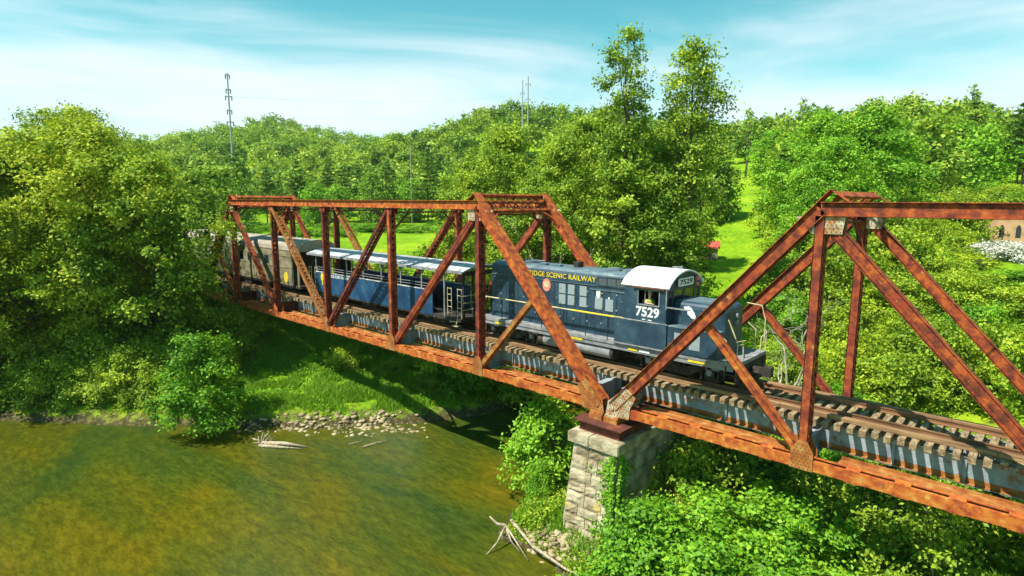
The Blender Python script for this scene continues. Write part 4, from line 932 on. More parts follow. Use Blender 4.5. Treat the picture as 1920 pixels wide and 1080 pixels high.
# ------------------------------------------------------------------ old closed coach
pc=empty('passenger_coach',(-42,YC,ZR),label='old tan and silver closed coach with small windows at the left end of the bridge',cat='railway coach')
xa,xb=-53.5,-28.6
for e,yy in ((-1,y0),(1,y1)):
    mb=MB(); wins=[w_ for w_ in np.arange(-52.2,-31.6,1.62)]
    e_=[xa]+[q for w_ in wins for q in (w_,w_+.78)]+[xb-1.0]
    ylo,yhi=min(yy,yy-e*.06),max(yy,yy-e*.06)
    mb.box((xa,ylo,2.25),(xb-1.0,yhi,3.72)); mb.box((xa,ylo,4.42),(xb-1.0,yhi,5.0))
    for a,b in zip(e_[0::2],e_[1::2]): mb.box((a,ylo,3.72),(b,yhi,4.42))
    sd=mb.build('coach_side',M['silver'],pc)
    mb=MB()
    for zz in (2.5,2.62,2.74,2.86,2.98,3.10): mb.box((xa,min(yy,yy+e*.014),zz),(xb-1.0,max(yy,yy+e*.014),zz+.05))
    mb.box((xa,min(yy,yy+e*.03),3.60),(xb-1.0,max(yy,yy+e*.03),3.66)); mb.box((xa,min(yy,yy+e*.03),4.50),(xb-1.0,max(yy,yy+e*.03),4.56)); mb.build('fluting',M['silver'],sd)
    for w_ in wins:
        mb=MB(); f_=.05; a0,a1=min(yy+e*.02,yy-e*.03),max(yy+e*.02,yy-e*.03)
        mb.box((w_-f_,a0,3.67),(w_,a1,4.47)); mb.box((w_+.78,a0,3.67),(w_+.78+f_,a1,4.47)); mb.box((w_,a0,3.67),(w_+.78,a1,3.72)); mb.box((w_,a0,4.42),(w_+.78,a1,4.47)); wf=mb.build('window_frame',M['greyframe'],sd)
        mb=MB(); mb.box((w_,yy-e*.045,3.72),(w_+.78,yy-e*.035,4.42)) if e<0 else mb.box((w_,yy-.045,3.72),(w_+.78,yy-.035,4.42)); mb.build('window_pane',M['glass'],wf)
    # vestibule
    mb=MB(); mb.box((xb-.12,ylo,2.25),(xb,yhi,5.0)); mb.box((xb-1.0,ylo,4.6),(xb-.12,yhi,5.0)); mb.build('vestibule_post',M['silver'],pc)
    mb=MB(); mb.tube([(xb-.95,yy+e*.02,2.3),(xb-.95,yy+e*.02,4.2)],.025); mb.tube([(xb-.16,yy+e*.02,2.3),(xb-.16,yy+e*.02,4.2)],.025); mb.build('grab_rail',M['palerail'],pc)
mb=MB(); pts=[(.33*math.cos(t),.42*math.sin(t)) for t in np.linspace(0,2*math.pi,17)[:-1]]
mb.prism([(-30.7+q[0],2.85+q[1]) for q in pts],1,y0-.035,y0-.016); mb.build('oval_emblem',M['yellow'],pc)
rp=[(YC-1.55,4.98)]+[(YC+1.56*math.sin(t),5.02+.84*math.cos(t)**.8 if abs(t)<1.5 else 5.02) for t in np.linspace(-1.5,1.5,15)]+[(YC+1.55,4.98)]
mb=MB(); mb.prism(rp,0,xa,xb+.25); mb.build('roof',M['silverroof'],pc,smooth=False)
mb=MB(); mb.box((xa,y0+.06,2.1),(xb,y1-.06,2.3)); mb.box((xb-1.04,y0+.1,2.3),(xb-1.0,y1-.1,5.0)); mb.box((xb-.04,YC-.5,2.3),(xb+.28,YC-.42,5.2)); mb.box((xb-.04,YC+.42,2.3),(xb+.28,YC+.5,5.2)); mb.box((xa,y0+.06,2.3),(xa+.05,y1-.06,5.0)); mb.build('end_wall',M['grime'],pc)
mb=MB(); mb.box((-44,y0+.25,1.75),(-41.5,y0+.9,2.15)); mb.build('underfloor_box',M['grime'],pc); mb=MB(); mb.box((-39,y0+.2,1.7),(-37.6,y0+.9,2.15)); mb.build('underfloor_box',M['grime'],pc)
truck(pc,-31.9,2.4,.46,3.6); truck(pc,-50,2.4,.46,3.6)

# ------------------------------------------------------------------ vegetation
RNG=np.random.default_rng(7)
def unit(v): return v/np.maximum(np.linalg.norm(v,axis=1,keepdims=True),1e-9)
def leaf_quads(c,nrm,L,rng,wr=.62,jit=.7):
    """one rhombic leaf per centre, facing roughly along nrm"""
    n=unit(nrm+rng.normal(size=c.shape)*jit); t=unit(np.cross(n,rng.normal(size=c.shape))); b=np.cross(n,t)
    L=(L*rng.uniform(.6,1.35,len(c)))[:,None]
    v=np.stack([c-t*L*.5,c+b*L*wr*.5,c+t*L*.5,c-b*L*wr*.5],1).reshape(-1,3)
    q=np.arange(len(c)*4).reshape(-1,4); return v,q
def lobed_crown(rng,lobes,nleaf,clump=.45,nclump=34,inner=.25,droop=0.):
    """leaf centres in clumps on the outside of each lobe. lobes: rows x,y,z,r"""
    lobes=np.array(lobes,float); wt=lobes[:,3]**2; wt/=wt.sum(); C=[];Nn=[];T=[]
    for (x,y,z,r),wk in zip(lobes,wt):
        k=max(6,int(nclump*r)); d=unit(rng.normal(size=(k,3))*np.array([1,1,.85])+np.array([0,0,.22]))
        rad=r*rng.uniform(.62,1.10,(k,1)); cc=np.array([x,y,z])+d*rad*np.array([1,1,.82]); ct=rng.uniform(-.22,.22,k)
        n=int(nleaf*wk); i=rng.integers(0,k,n); cs=clump*rng.uniform(.5,1.25,k)
        off=rng.normal(size=(n,3))*cs[i][:,None]*np.array([1,1,.62]); p=cc[i]+off
        if droop: p[:,2]-=np.abs(rng.normal(size=n))*droop*np.linalg.norm(off[:,:2],axis=1)
        m=rng.random(n)<inner; p[m]=np.array([x,y,z])+(p[m]-np.array([x,y,z]))*rng.uniform(.3,.9,(m.sum(),1))
        C.append(p); Nn.append(unit(p-np.array([x,y,z]))*.7+np.array([0,0,.75])); T.append(np.clip(.5+ct[i]+rng.normal(size=n)*.13,0,1))
    return np.concatenate(C),np.concatenate(Nn),np.concatenate(T)
def branchy(mb,rng,base,top,r0,targets,bend=.25,n=7,sub=2):
    base=V(*base);top=V(*top); k=6; pts=[]
    for i in range(k):
        t=i/(k-1); p=base*(1-t)+top*t; p=p+np.array([rng.normal()*bend*t,rng.normal()*bend*t,0]); pts.append(p)
    mb.tube(pts,[r0*(1-.75*i/(k-1))*(1.25 if i==0 else 1) for i in range(k)],n)
    for tg in targets:
        tg=V(*tg); t=float(np.clip(tg[2]*rng.uniform(.55,.85)/top[2],.15,.92)); s=pts[0]*(1-t)+pts[-1]*t; i=min(int(t*(k-1)),k-2); f=t*(k-1)-i; s=pts[i]*(1-f)+pts[i+1]*f
        m1=s*.55+tg*.45+np.array([0,0,-.12*np.linalg.norm(tg-s)])+rng.normal(size=3)*.2
        r1=r0*.38*(1-t*.5); mb.tube([s,m1,tg],[r1,r1*.6,r1*.2],5)
        for _ in range(sub):
            e=m1*.3+tg*.7+rng.normal(size=3)*min(.22*np.linalg.norm(tg-s),.45); mb.tube([m1,m1*.4+e*.6+rng.normal(size=3)*.1,e],[r1*.42,r1*.28,r1*.1],4)
def tree(name,h,rad,z0,nlobes,nleaf,leaf,mat,seed,profile='round',label=None,cat='tree',group=None,trunk='bark',r0=None,loc=(0,0,0),clump=.5,inner=.25,lobe_r=.36,droop=0.,nclump=16):
    rng=np.random.default_rng(seed); root=empty(name,loc); tag(root,label,cat,group)
    lobes=[]
    for i in range(nlobes):
        t=(i+.5)/nlobes; a=i*2.39996+rng.uniform(-.4,.4)
        if profile=='round': R_=rad*max(0,1-(2*t-.82)**2*.92)**.5; 
        elif profile=='tall': R_=rad*(.62+.38*math.sin(math.pi*min(1,t*1.1)))*(1-t*.40)*1.15
        elif profile=='shrub': R_=rad*(1-t**2.2)**.5
        else: R_=rad*(1-t)
        zc=z0+(h-z0)*t; lr=rad*lobe_r*rng.uniform(.7,1.25)*(1.0 if t<.8 else .8); rr=max(0,R_-lr*.7)*math.sqrt(rng.uniform(.35,1.0))
        lobes.append((rr*math.cos(a),rr*math.sin(a),min(zc,h-lr*.7),lr))
    c,n,t=lobed_crown(rng,lobes,nleaf,clump=clump,inner=inner,droop=droop,nclump=nclump)
    v,q=leaf_quads(c,n,leaf,rng); 
    np_mesh('crown',v,q,M[mat],t,parent=root)
    mb=MB(); branchy(mb,rng,(0,0,-.4),(rng.normal()*.3,rng.normal()*.3,h*(.80 if profile!='tall' else .86)),r0 or h*.018,[l[:3] for l in lobes])
    old=root.location.copy(); root.location=(0,0,0); tk=mb.build('trunk',M[trunk],root,smooth=True,recalc=False); root.location=old
    return root
def pine(name,h,rad,seed,nleaf,leaf,label,group,loc,mat='leaf_pine',bare=.28):
    rng=np.random.default_rng(seed); root=empty(name,loc); tag(root,label,'tree',group); C=[];Nn=[];T=[]; mb=MB()
    mb.tube([(0,0,-.4),(0,0,h*.5),(.1,0,h)],[h*.014,h*.010,.02],6)
    nt_=12; 
    for i in range(nt_):
        t=i/(nt_-1); z=h*(bare+(1-bare)*t); R_=rad*(1-t)**.7*rng.uniform(.75,1.1)+.25; nb=rng.integers(5,8)
        for b in range(nb):
            a=rng.uniform(0,2*math.pi); e=np.array([R_*math.cos(a),R_*math.sin(a),z+R_*.12]); mb.tube([(0,0,z-.1),tuple(e)],[.05,.015],4,cap=False)
            m=int(nleaf/(nt_*6)*(1.3-t*.6)); s=rng.uniform(.25,1.05,(m,1)); p=np.array([0,0,z])*(1-s)+e*s+rng.normal(size=(m,3))*np.array([.34,.34,.13])*(.6+R_*.16)
            C.append(p); Nn.append(np.tile([0,0,1.],(m,1))); T.append(np.clip(rng.normal(size=m)*.15+.45+.12*rng.normal(),0,1))
    c=np.concatenate(C); v,q=leaf_quads(c,np.concatenate(Nn),leaf,rng,wr=.45); np_mesh('crown',v,q,M[mat],np.concatenate(T),parent=root)
    root.location=(0,0,0); mb.build('trunk',M['bark'],root,recalc=False); root.location=loc; return root
def AZX(x): return math.degrees(YAW)+90-math.degrees(math.atan((x-960)/(FPX*math.cos(PITCH)+165*math.sin(PITCH))))
def spot(x,r):
    X_,Y_=pol(AZX(x),r); return (X_,Y_,gz(X_,Y_))
def dist_ok(x,r): return r*math.cos(R(AZX(x)-math.degrees(YAW)-90))
def topz(x,y,r): # height of something that reaches row y of the photo at distance r
    d=F+R2*((x-960)/FPX)+U2*((540-y)/FPX); return CAM.z+r*d.z/math.hypot(d.x,d.y)
def at_z(x,y,z):
    d=F+R2*((x-960)/FPX)+U2*((540-y)/FPX); t=(z-CAM.z)/d.z; p=CAM+d*t; return (p.x,p.y,z)
def sink(l,dz=.3): return (l[0],l[1],l[2]-dz)
# --- large near trees, left bank
def hto(x,y,r): return topz(x,y,r)-spot(x,r)[2]
tree('oak_tree',hto(150,226,56),9.6,5.5,34,64000,.26,'leaf_olive',11,label='broad olive-green tree filling the left side of the bank beside the river',loc=sink(spot(150,56)),r0=.45,clump=.50,lobe_r=.27,nclump=7,inner=.10)
ob=tree('oak_tree',hto(-20,262,56),7.4,4.5,26,42000,.25,'leaf_olive',12,label='rounded olive-green tree at the left edge of the picture',loc=sink(spot(-20,56)),r0=.32,clump=.48,lobe_r=.32,nclump=7,inner=.1)
tree('oak_tree',hto(280,275,52),6.0,2.6,26,42000,.25,'leaf_oak',13,label='bushy tree hanging over the left end of the bridge, deep green low down',loc=sink(spot(272,52)),r0=.25,clump=.46,lobe_r=.34,droop=.5,nclump=7,inner=.1)
dup(ob,sink(spot(150,80),.5),1.9,hto(150,196,80)/hto(-20,262,56),label='taller thin-topped tree rising just behind the broad tree at the left')
# --- protos: mid trees
GB='trees behind the bridge'
ta=tree('broadleaf_tree',18.0,5.4,.8,26,42000,.24,'leaf_oak',21,label='leafy tree just behind the portal at the middle of the bridge',loc=sink(spot(1055,54)),r0=.26,clump=.44,nclump=8,inner=.1)
tb=tree('broadleaf_tree',16.0,4.8,.6,24,38000,.24,'leaf_oak',22,label='leafy tree behind the engine cab, between the two tall poplars and the lawn',loc=sink(spot(1232,50)),r0=.24,clump=.42,nclump=8,inner=.1)
tc_=tree('broadleaf_tree',14,5.6,.4,26,26000,.30,'leaf_bright',23,label='bright green rounded tree on the slope right of the lawn strip',loc=sink(spot(1560,76)),r0=.24,clump=.5,nclump=7,inner=.1)
for (x,r,y,src,rz,lab) in (
   (950,57,232,ta,1.1,'yellow-green tree rising above the rusty portal of the far span'),
   (1165,50,245,tb,2.0,'dense tree standing behind the middle of the blue locomotive'),
   (1225,56,235,ta,3.3,'dark green tree at the foot of the right-hand tall poplar'),
   (1283,76,262,tb,4.1,'tree at the left side of the mown lawn strip'),
   (1100,60,215,ta,5.0,'broad tree crown just left of the foot of the tallest poplar'),
   (880,62,290,tb,5.2,'low rounded tree above the top chord, where the wood meets the meadow'),
   (845,46,412,tb,.4,'short tree behind the rear end of the open coach'),
   (1000,47,330,tb,.9,'tree right behind the lattice portal with branches near the truss'),
   (1535,84,212,tc_,1.2,'bright green tree with a pointed crown left on the right-hand slope'),
   (1625,84,200,tc_,2.6,'bright green tree with the highest crown on the right-hand slope'),
   (1530,66,352,tc_,3.9,'bright shrubby tree along the right side of the lawn strip')):
    l=spot(x,r); h_=topz(x,y,r)-l[2]; srch={ta:18.,tb:16.,tc_:14.}[src]; k=h_/srch
    dup(src,sink(l),rz,(max(k,.62),max(k,.62),k),label=lab)
# --- two tall poplars
h1=hto(1165,42,50); tree('poplar_tree',h1,2.5,h1-11.5,20,6800,.26,'leaf_oak',31,profile='tall',label='tallest tree, thin and open-crowned against the sky above the locomotive',loc=sink(spot(1165,50)),r0=.24,clump=.42,lobe_r=.34,inner=.1,nclump=10)
h2=hto(1292,72,53); tree('poplar_tree',h2,3.3,h2-11.5,24,12500,.26,'leaf_oak',32,profile='tall',label='tall full tree right of the tallest one, standing clear against the sky',loc=sink(spot(1290,53)),r0=.26,clump=.46,lobe_r=.36,inner=.15,nclump=11)
# pale dead limbs among the leaves
def dead(loc,h,seed,label,n=9,sp=.35,lv=4):
    rng=np.random.default_rng(seed); root=empty('dead_tree',loc); tag(root,label,'dead tree'); mb=MB()
    def grow(p,d,L,r,dep):
        q=p+d*L*.5+rng.normal(size=3)*L*.05; e=p+d*L+rng.normal(size=3)*L*.08; mb.tube([p,q,e],[r,r*.8,r*.55],6)
        if dep>0:
            for _ in range(rng.integers(2,4)):
                nd=unit((d+rng.normal(size=3)*sp+np.array([0,0,.1]))[None])[0]; grow(e if rng.random()<.7 else q,nd,L*rng.uniform(.55,.8),r*.5,dep-1)
    grow(np.array([0,0,-.3]),np.array([.05,.05,1.]),h*(.4 if lv<5 else .3),h*.013,lv)
    root.location=(0,0,0); mb.build('limbs',M['palebark'],root,recalc=False); root.location=loc; return root
dead(spot(1035,42),13.5,3,'pale leafless tree forking in front of the green crown above the portal',sp=.34)
dead(spot(1505,40),11.5,8,'pale grey twiggy dead bush left of the near span top corner',sp=.62,lv=6)
dead(spot(1520,49),6.5,18,'low tangle of pale dry twigs behind the near span top corner',sp=.6)
# --- shrubs
def shrub(seed,h,rad,nleaf,leaf,mat,loc,label,group=None,name='shrub',**k): return tree(name,h,rad,.15,14,nleaf,leaf,mat,seed,profile='shrub',label=label,cat='shrub',group=group,loc=loc,r0=.07,lobe_r=.40,clump=k.get('clump',.34),inner=.12,nclump=9)
GS='shrubs covering the bank behind the near span'
sk=shrub(41,4.2,3.6,11000,.21,'leaf_kudzu',sink(spot(1700,46)),'yellow-green vine-covered shrub on the bank behind the near span',GS)
s2=shrub(42,3.4,2.7,9500,.185,'leaf_bright',sink(spot(1620,36)),'yellow-green vine-covered shrub on the bank behind the near span',GS)
sp_=[]
rr=random.Random(3)
pts_=[]
for r in (29,32.5,36,40,44.5,49.5,55,61,68,76,85,95,106,118):
    step=2.9+r*.028; a0=84; 
    x_lo=1330 if r<40 else 1500
    a=AZX(x_lo)
    while a>88:
        pts_.append((a+rr.uniform(-1,1),r+rr.uniform(-1.2,1.2))); a-=math.degrees(step/r)
for a,r in pts_:
    X_,Y_=pol(a,r); 
    if r>70 and a<AZX(1810): continue
    if Y_<7.2 or float(sdist(np.array([X_]),np.array([Y_]))[0])<.6: continue
    z_=gz(X_,Y_); src=sk if rr.random()<.62 else s2; k=rr.uniform(.72,1.12)*(1.0 if r>40 else .85)*(1 if r<60 else 1.35)
    if Y_<10: k*=.66
    xi=960+1124*math.tan(math.radians(math.degrees(YAW)+90-a)); row='close behind the near span' if r<38 else 'midway up the bank' if r<58 else 'high on the slope'
    side='left of the near corner post' if xi<1500 else 'between the post and long diagonal' if xi<1700 else 'right of the long diagonal'
    kz_=k*rr.uniform(.8,1.25)
    if xi>1790: kz_=min(kz_,max(.40,(8.8-.085*r-z_)/4.2))
    dup(src,(X_,Y_,z_-.3),rr.uniform(0,6.28),(k,k,kz_),label='yellow-green shrub '+row+', '+side)
for i in range(95):
    a=rr.uniform(AZX(1935),AZX(1560)); r=rr.uniform(57,116); X_,Y_=pol(a,r); k=rr.uniform(.8,1.25); xi=960+1124*math.tan(math.radians(math.degrees(YAW)+90-a)); lo=xi>1790
    if xi>1810 and 66<r<96: continue
    dup(sk if rr.random()<.7 else s2,(X_,Y_,gz(X_,Y_)-.25),rr.uniform(0,6.28),(k,k,k*(rr.uniform(.36,.48) if lo and r<84 else rr.uniform(.6,1.1))),label='yellow-green bush on the slope '+('right of the long diagonal' if xi>1700 else 'above the track of the near span')+(', low down' if r<75 else ', far up'))
GU='shrubs on the shaded bank under and behind the far span'
s3=shrub(43,2.6,2.3,6500,.18,'leaf_oak',(-24,9.5,gz(-24,9.5)-.2),'dark green shrub in the shade on the bank below the far span',GU)
for (X_,Y_,k) in ((-20,8.5,1.0),(-17.5,12,1.0),(-28,8,.9),(-33,10,1.1),(-38,9.5,1.1),(-21.5,13,1.2),(-26,14,1.2),(-16,16,1.2),(-31,15,1.2),(-13,20,1.2),(-19,19,1.3),(-24,20,1.3),(-36,16,1.2),(-30,21,1.3),(-42,13,1.2),(-18.2,5.6,.6),(-23,5.5,.55),(-47,14,1.3),(-42,19,1.3)):
    dup(s3,(X_,Y_,gz(X_,Y_)-.25),rr.uniform(0,6.28),k*rr.uniform(.9,1.1))
for x in (770,820,870,930,1000,1060,1120,1180,1240,1300,1360):   # behind the track, below the trees
    for r in (36,43):
        X_,Y_=pol(AZX(x+rr.uniform(-15,15)),r+rr.uniform(-1.5,1.5))
        if Y_>8.5 and float(sdist(np.array([X_]),np.array([Y_]))[0])>.5: dup(s3 if rr.random()<.4 else s2,(X_,Y_,gz(X_,Y_)-.2),rr.uniform(0,6.28),rr.uniform(1.1,1.5),label='undergrowth shrub between the railway and the trees',group='undergrowth between the railway and the trees')
# shade shrubs and overhanging bushes on the left shore
GL='shrubs along the left river bank below the big trees'
s4=shrub(44,3.6,2.7,9000,.19,'leaf_oak',spot(215,48.5),'dark shrub overhanging the water below the big left trees',GL)
for (x,dr,k) in ((-60,2,1.1),(10,1.8,.8),(70,1.6,.9),(130,2,.75),(195,1.8,.85),(262,1.7,.7),(320,2.,.6),(-90,5,1.3),(-20,5,1.3),(50,4.6,1.2),(120,5,1.2),(190,4.6,1.15),(255,4.8,1.1),(320,5,1.0),(375,7,.9),(410,10,.9),(20,8.5,1.3),(110,9,1.3),(230,9,1.3),(330,9,1.2),(430,13,.9)):
    r=51-.0225*x+dr
    l=spot(x,r)
    if float(sdist(np.array([l[0]]),np.array([l[1]]))[0])<.3: continue
    dup(s4,sink(l,.25),rr.uniform(0,6.28),k*rr.uniform(.92,1.1),label='dark shrub on the left bank, '+('at the water edge' if dr<3 else 'in the middle row' if dr<8 else 'deep under the trees')+(' at the left edge' if x<40 else ' below the broad tree' if x<210 else ' left of the bright leaning tree' if x<300 else ' beside the bridge end'))
shrub(45,5.8,3.0,13000,.21,'leaf_bright',(at_z(372,705,-2.2)[0],at_z(372,705,-2.2)[1],-5.2),'bright green small tree leaning out over the water at the left bank')
yb_=shrub(46,1.7,1.4,3400,.13,'leaf_kudzu',(-26.2,3.2,gz(-26.2,3.2)-.1),'small yellow-flowered bush in the sunlit gap on the left bank')
# pier side bushes
sl=shrub(47,4.3,2.2,9500,.20,'leaf_bright',(at_z(1025,822,-3.)[0],at_z(1025,822,-3.)[1],-5.5),'leafy bush growing tight against the left side of the stone pier')
dup(sl,(-3.0,-.4,gz(-3.,-.4)-.1),2.2,(.36,.36,.5),label='small upright shrub on the grassy mound left of the pier foot')
GR='bright green bushes below the near span'
NTH=('first','second','third','fourth','fifth','sixth','seventh','eighth','ninth','tenth','eleventh','twelfth','thirteenth')
for i,(X_,Y_,k,kz) in enumerate(((4.6,-3.4,.95,.62),(5.6,-1.2,1.0,.66),(4.2,-5.6,.8,.5),(6.9,-4.8,1.0,.62),(5.0,-6.9,.9,.5),(8.9,-3.4,1.0,.6),(8.4,-7.3,.9,.55),(7.6,.6,1.0,.62),(3.6,-1.4,.55,.6),(10.8,-5.8,.85,.5))):
    dup(s2 if i%3 else sl,(X_,Y_,gz(X_,Y_)-.15),i*1.3,(k,k,kz*1.35),label='sunlit bright green bush below the near span, '+NTH[i]+' away from the pier foot',group=GR)
GD='dark bushes in the shade right of the pier under the near span'
for n__,(X_,Y_,k) in enumerate(((4.0,4.2,1.0),(4.6,6.2,1.0),(7.5,5,.9),(11,3,.9),(11.5,-1.2,.8),(14.5,.5,.8),(13.6,-3.8,.7),(17,-1.5,.8),(10,8,1.0),(14,6,1.0),(18,4,1.),(4.5,9.5,.9),(16,-5.5,.7))):
    dup(s3,(X_,Y_,gz(X_,Y_)-.2),X_,k,label='dark bush in the shade under the near span, '+NTH[n__]+' outwards from the pier',group=GD)
for n__,(X_,Y_,k) in enumerate(((2.9,2.9,1.15),(3.1,4.9,1.3),(2.9,7.2,1.4))): dup(s3,(X_,Y_,gz(X_,Y_)-.1),Y_,(k*.75,k*.75,k*1.05),label='tall dark bush against the shaded right side of the pier, '+('nearest the river front','midway back','farthest back')[n__])
# ivy on the pier's right front corner
rng=np.random.default_rng(5); n_=2600; zz_=-1.2-4.6*rng.random(n_)**.9; wv=.30+.22*np.sin(zz_*2.1)+.12*np.sin(zz_*5.3)+.10*(-zz_-1)
u_=rng.normal(size=n_)*wv*.55
PX=np.where(u_<0,cx+1.12+np.clip(u_,-9,0)+(-1.35-zz_)*.045,cx+1.20+(-1.35-zz_)*.045+rng.random(n_)*.08); PY=np.where(u_<0,yn(zz_)-.10-rng.random(n_)*.10,yn(zz_)+u_)
v,q=leaf_quads(np.stack([PX,PY,zz_],1),np.tile([.35,-.8,.5],(n_,1)),.14,rng); iv=np_mesh('ivy_vine',v,q,M['leaf_bright'],np.clip(.45+rng.normal(size=n_)*.2,0,1)); tag(iv,'green ivy climbing the right front corner of the stone pier','vine')
# --- background trees
GP='pines at the edge of the wood beyond the meadow'
pa=pine('pine_tree',14,3.6,51,4200,.55,'dark green pine at the edge of the wood beyond the meadow',GP,spot(640,165))
pb=pine('pine_tree',12,3.2,52,3600,.55,'dark green pine at the edge of the wood beyond the meadow',GP,spot(700,170))
fa=tree('broadleaf_tree',12,4.2,.6,18,5200,.50,'leaf_wood',61,label='leafy tree at the foot of the wooded hills',group='leafy trees at the foot of the hills',loc=spot(330,150),clump=.75,nclump=8)
fb=tree('broadleaf_tree',10,4.6,.4,18,5200,.50,'leaf_bright',62,label='leafy tree at the foot of the wooded hills',group='leafy trees at the foot of the hills',loc=spot(590,150),clump=.75,nclump=8)
rr=random.Random(9)
for i in range(64):
    x=300+ (i/64)*640+rr.uniform(-12,12); r=rr.choice((150,162,175,190,205,222)); l=spot(x,r)
    p_=rr.random(); src=(pa,pb,pa,fa,fb)[int(p_*5)]
    if r<165 and src in (fa,fb) and 470<x<560: continue
    if r<160 and 440<x<780 and rr.random()<.6: continue
    dup(src,sink(l,.3),rr.uniform(0,6.28),rr.uniform(.8,1.2))
big=dup(pa,spot(445,125),.3,1.15,label='large dark pine below the tall power pole, left of the meadow',group='large pines')
del big['group']
for x,r,k in ((395,95,1.1),(360,84,.95),(420,112,1.15)):
    dup(fa,spot(x,r),x,k,label='leafy tree right of the big left tree, before the meadow',group='leafy trees at the left edge of the meadow')
for i in range(46):
    x=rr.uniform(1440,1960); r=rr.uniform(95 if x<1740 else 122,178); 
    if 1345<x<1400: continue
    l=spot(x,r); dup((fa,fb,fb,pb)[rr.randrange(4)],sink(l,.3),rr.uniform(0,6.28),rr.uniform(.8,1.25),label=('leafy tree','broad tree','bushy tree')[rr.randrange(3)]+' on the right-hand hillside, '+('above the near corner post' if x<1600 else 'above the middle of the near top chord' if x<1780 else 'near the right edge of the picture')+(', low down' if r<125 else ', higher up'),group='trees on the right-hand hillside')
for x in (1340,1325,1300): dup(fa,spot(x,110+x%7),x,1.1,label='tree beside the lawn behind the dense centre trees',group='trees behind the centre')
for (x,y,r) in ((1803,160,225),(1493,188,215),(1395,205,170)):
    l=spot(x,r); tree('open_crowned_tree',topz(x,y,r)-l[2],2.6,(topz(x,y,r)-l[2])*.55,9,420,.8,'leaf_wood',int(x),label={1803:'sparse dark tree standing out highest on the right-hand ridge',1493:'small pointed tree on the left shoulder of the right-hand ridge',1395:'thin sparse tree on the skyline right of the tall poplars'}[x],loc=l,clump=.7,nclump=5)
# low bushes in the meadow
GM='low bushes at the back of the meadow'
first=None
for i in range(34):
    x=430+i*14+rr.uniform(-6,6); r=rr.uniform(128,150); l=spot(x,r); k=rr.uniform(.55,1.0)
    dup(fb,sink(l,.9),rr.uniform(0,6.28),(k*.9,k*.9,k*.26),label='low yellow-green bush at the back of the meadow',group=GM)
# far woodland on the hills
rng=np.random.default_rng(17); W_=[];WT=[];WN=[]; cnt=0
protos=[]
for s_ in range(5):
    lb=[(rng.uniform(-1.9,1.9),rng.uniform(-1.9,1.9),rng.uniform(3.5,8.5),rng.uniform(1.5,2.5)) for _ in range(7)]
    protos.append(lobed_crown(rng,lb,330,clump=.7,nclump=7))
while cnt<2600:
    a=rng.uniform(86,178); r=math.sqrt(rng.uniform(175**2 if a>118 else 140**2,560**2))
    if a<AZX(1850) and r<165: continue
    if rng.random()<max(0,(r-300)/420): continue
    if abs(a-AZX(1372))<2.4 and r<200: continue
    X_,Y_=pol(a,r); z_=gz(X_,Y_)
    c,n,t=protos[rng.integers(5)]; th=rng.uniform(0,6.28); k=rng.uniform(.75,1.45); cs,sn=math.cos(th),math.sin(th)
    sub=c if r<330 else c[::2]; sn_=n if r<330 else n[::2]; st_=t if r<330 else t[::2]
    P_=np.stack([sub[:,0]*cs-sub[:,1]*sn,sub[:,0]*sn+sub[:,1]*cs,sub[:,2]],1)*k+np.array([X_,Y_,z_-.5]); W_.append(P_); WN.append(sn_); WT.append(np.clip(st_+rng.uniform(-.28,.28),0,1)); cnt+=1
c=np.concatenate(W_); v,q=leaf_quads(c,np.concatenate(WN),1.15,rng,wr=.75); wo=np_mesh('far_woodland',v,q,M['leaf_wood'],np.concatenate(WT)); tag(wo,kind='stuff')
# --- grass and weeds on the near banks
def blades(name,reg,n,hh,mat,seed,dmin=.5):
    rng=np.random.default_rng(seed); x=rng.uniform(reg[0],reg[1],n*2); y=rng.uniform(reg[2],reg[3],n*2); d=sdist(x,y); cl=vnoise(x,y,1.4,8)
    m=(d>dmin+rng.random(n*2)*1.2)&(cl>.28); x=x[m][:n];y=y[m][:n]; z=hgt(x,y); n=len(x); cl=cl[m][:n]
    a=rng.uniform(0,6.28,n); L=hh*rng.uniform(.5,1.4,n)*(.55+cl); w_=.028*rng.uniform(.6,1.6,n)*(hh/.35)**.5; lean=rng.normal(size=(n,2))*L[:,None]*.4
    b=np.stack([x,y,z-.03],1); s=np.stack([np.cos(a)*w_,np.sin(a)*w_,0*a],1); tip=b+np.stack([lean[:,0],lean[:,1],L],1); mid=b+np.stack([lean[:,0]*.35,lean[:,1]*.35,L*.6],1)
    v=np.stack([b-s,b+s,mid+s*.8,mid-s*.8,tip+s*.1,tip-s*.1],1).reshape(-1,3); i=np.arange(n)*6
    q=np.concatenate([np.stack([i,i+1,i+2,i+3],1),np.stack([i+3,i+2,i+4,i+5],1)]); t=np.clip(.5+rng.normal(size=n)*.18,0,1)
    o=np_mesh(name,v,q,M[mat],np.concatenate([t,t])); tag(o,kind='stuff'); return o
blades('grass',(-42,-14,-6,9),90000,.34,'grassblade',1,dmin=1.0)
blades('grass',(-70,-36,-12,14),40000,.6,'grassblade',2)
blades('grass',(-4,16,-9,6),60000,.30,'grassblade',3,dmin=.3)
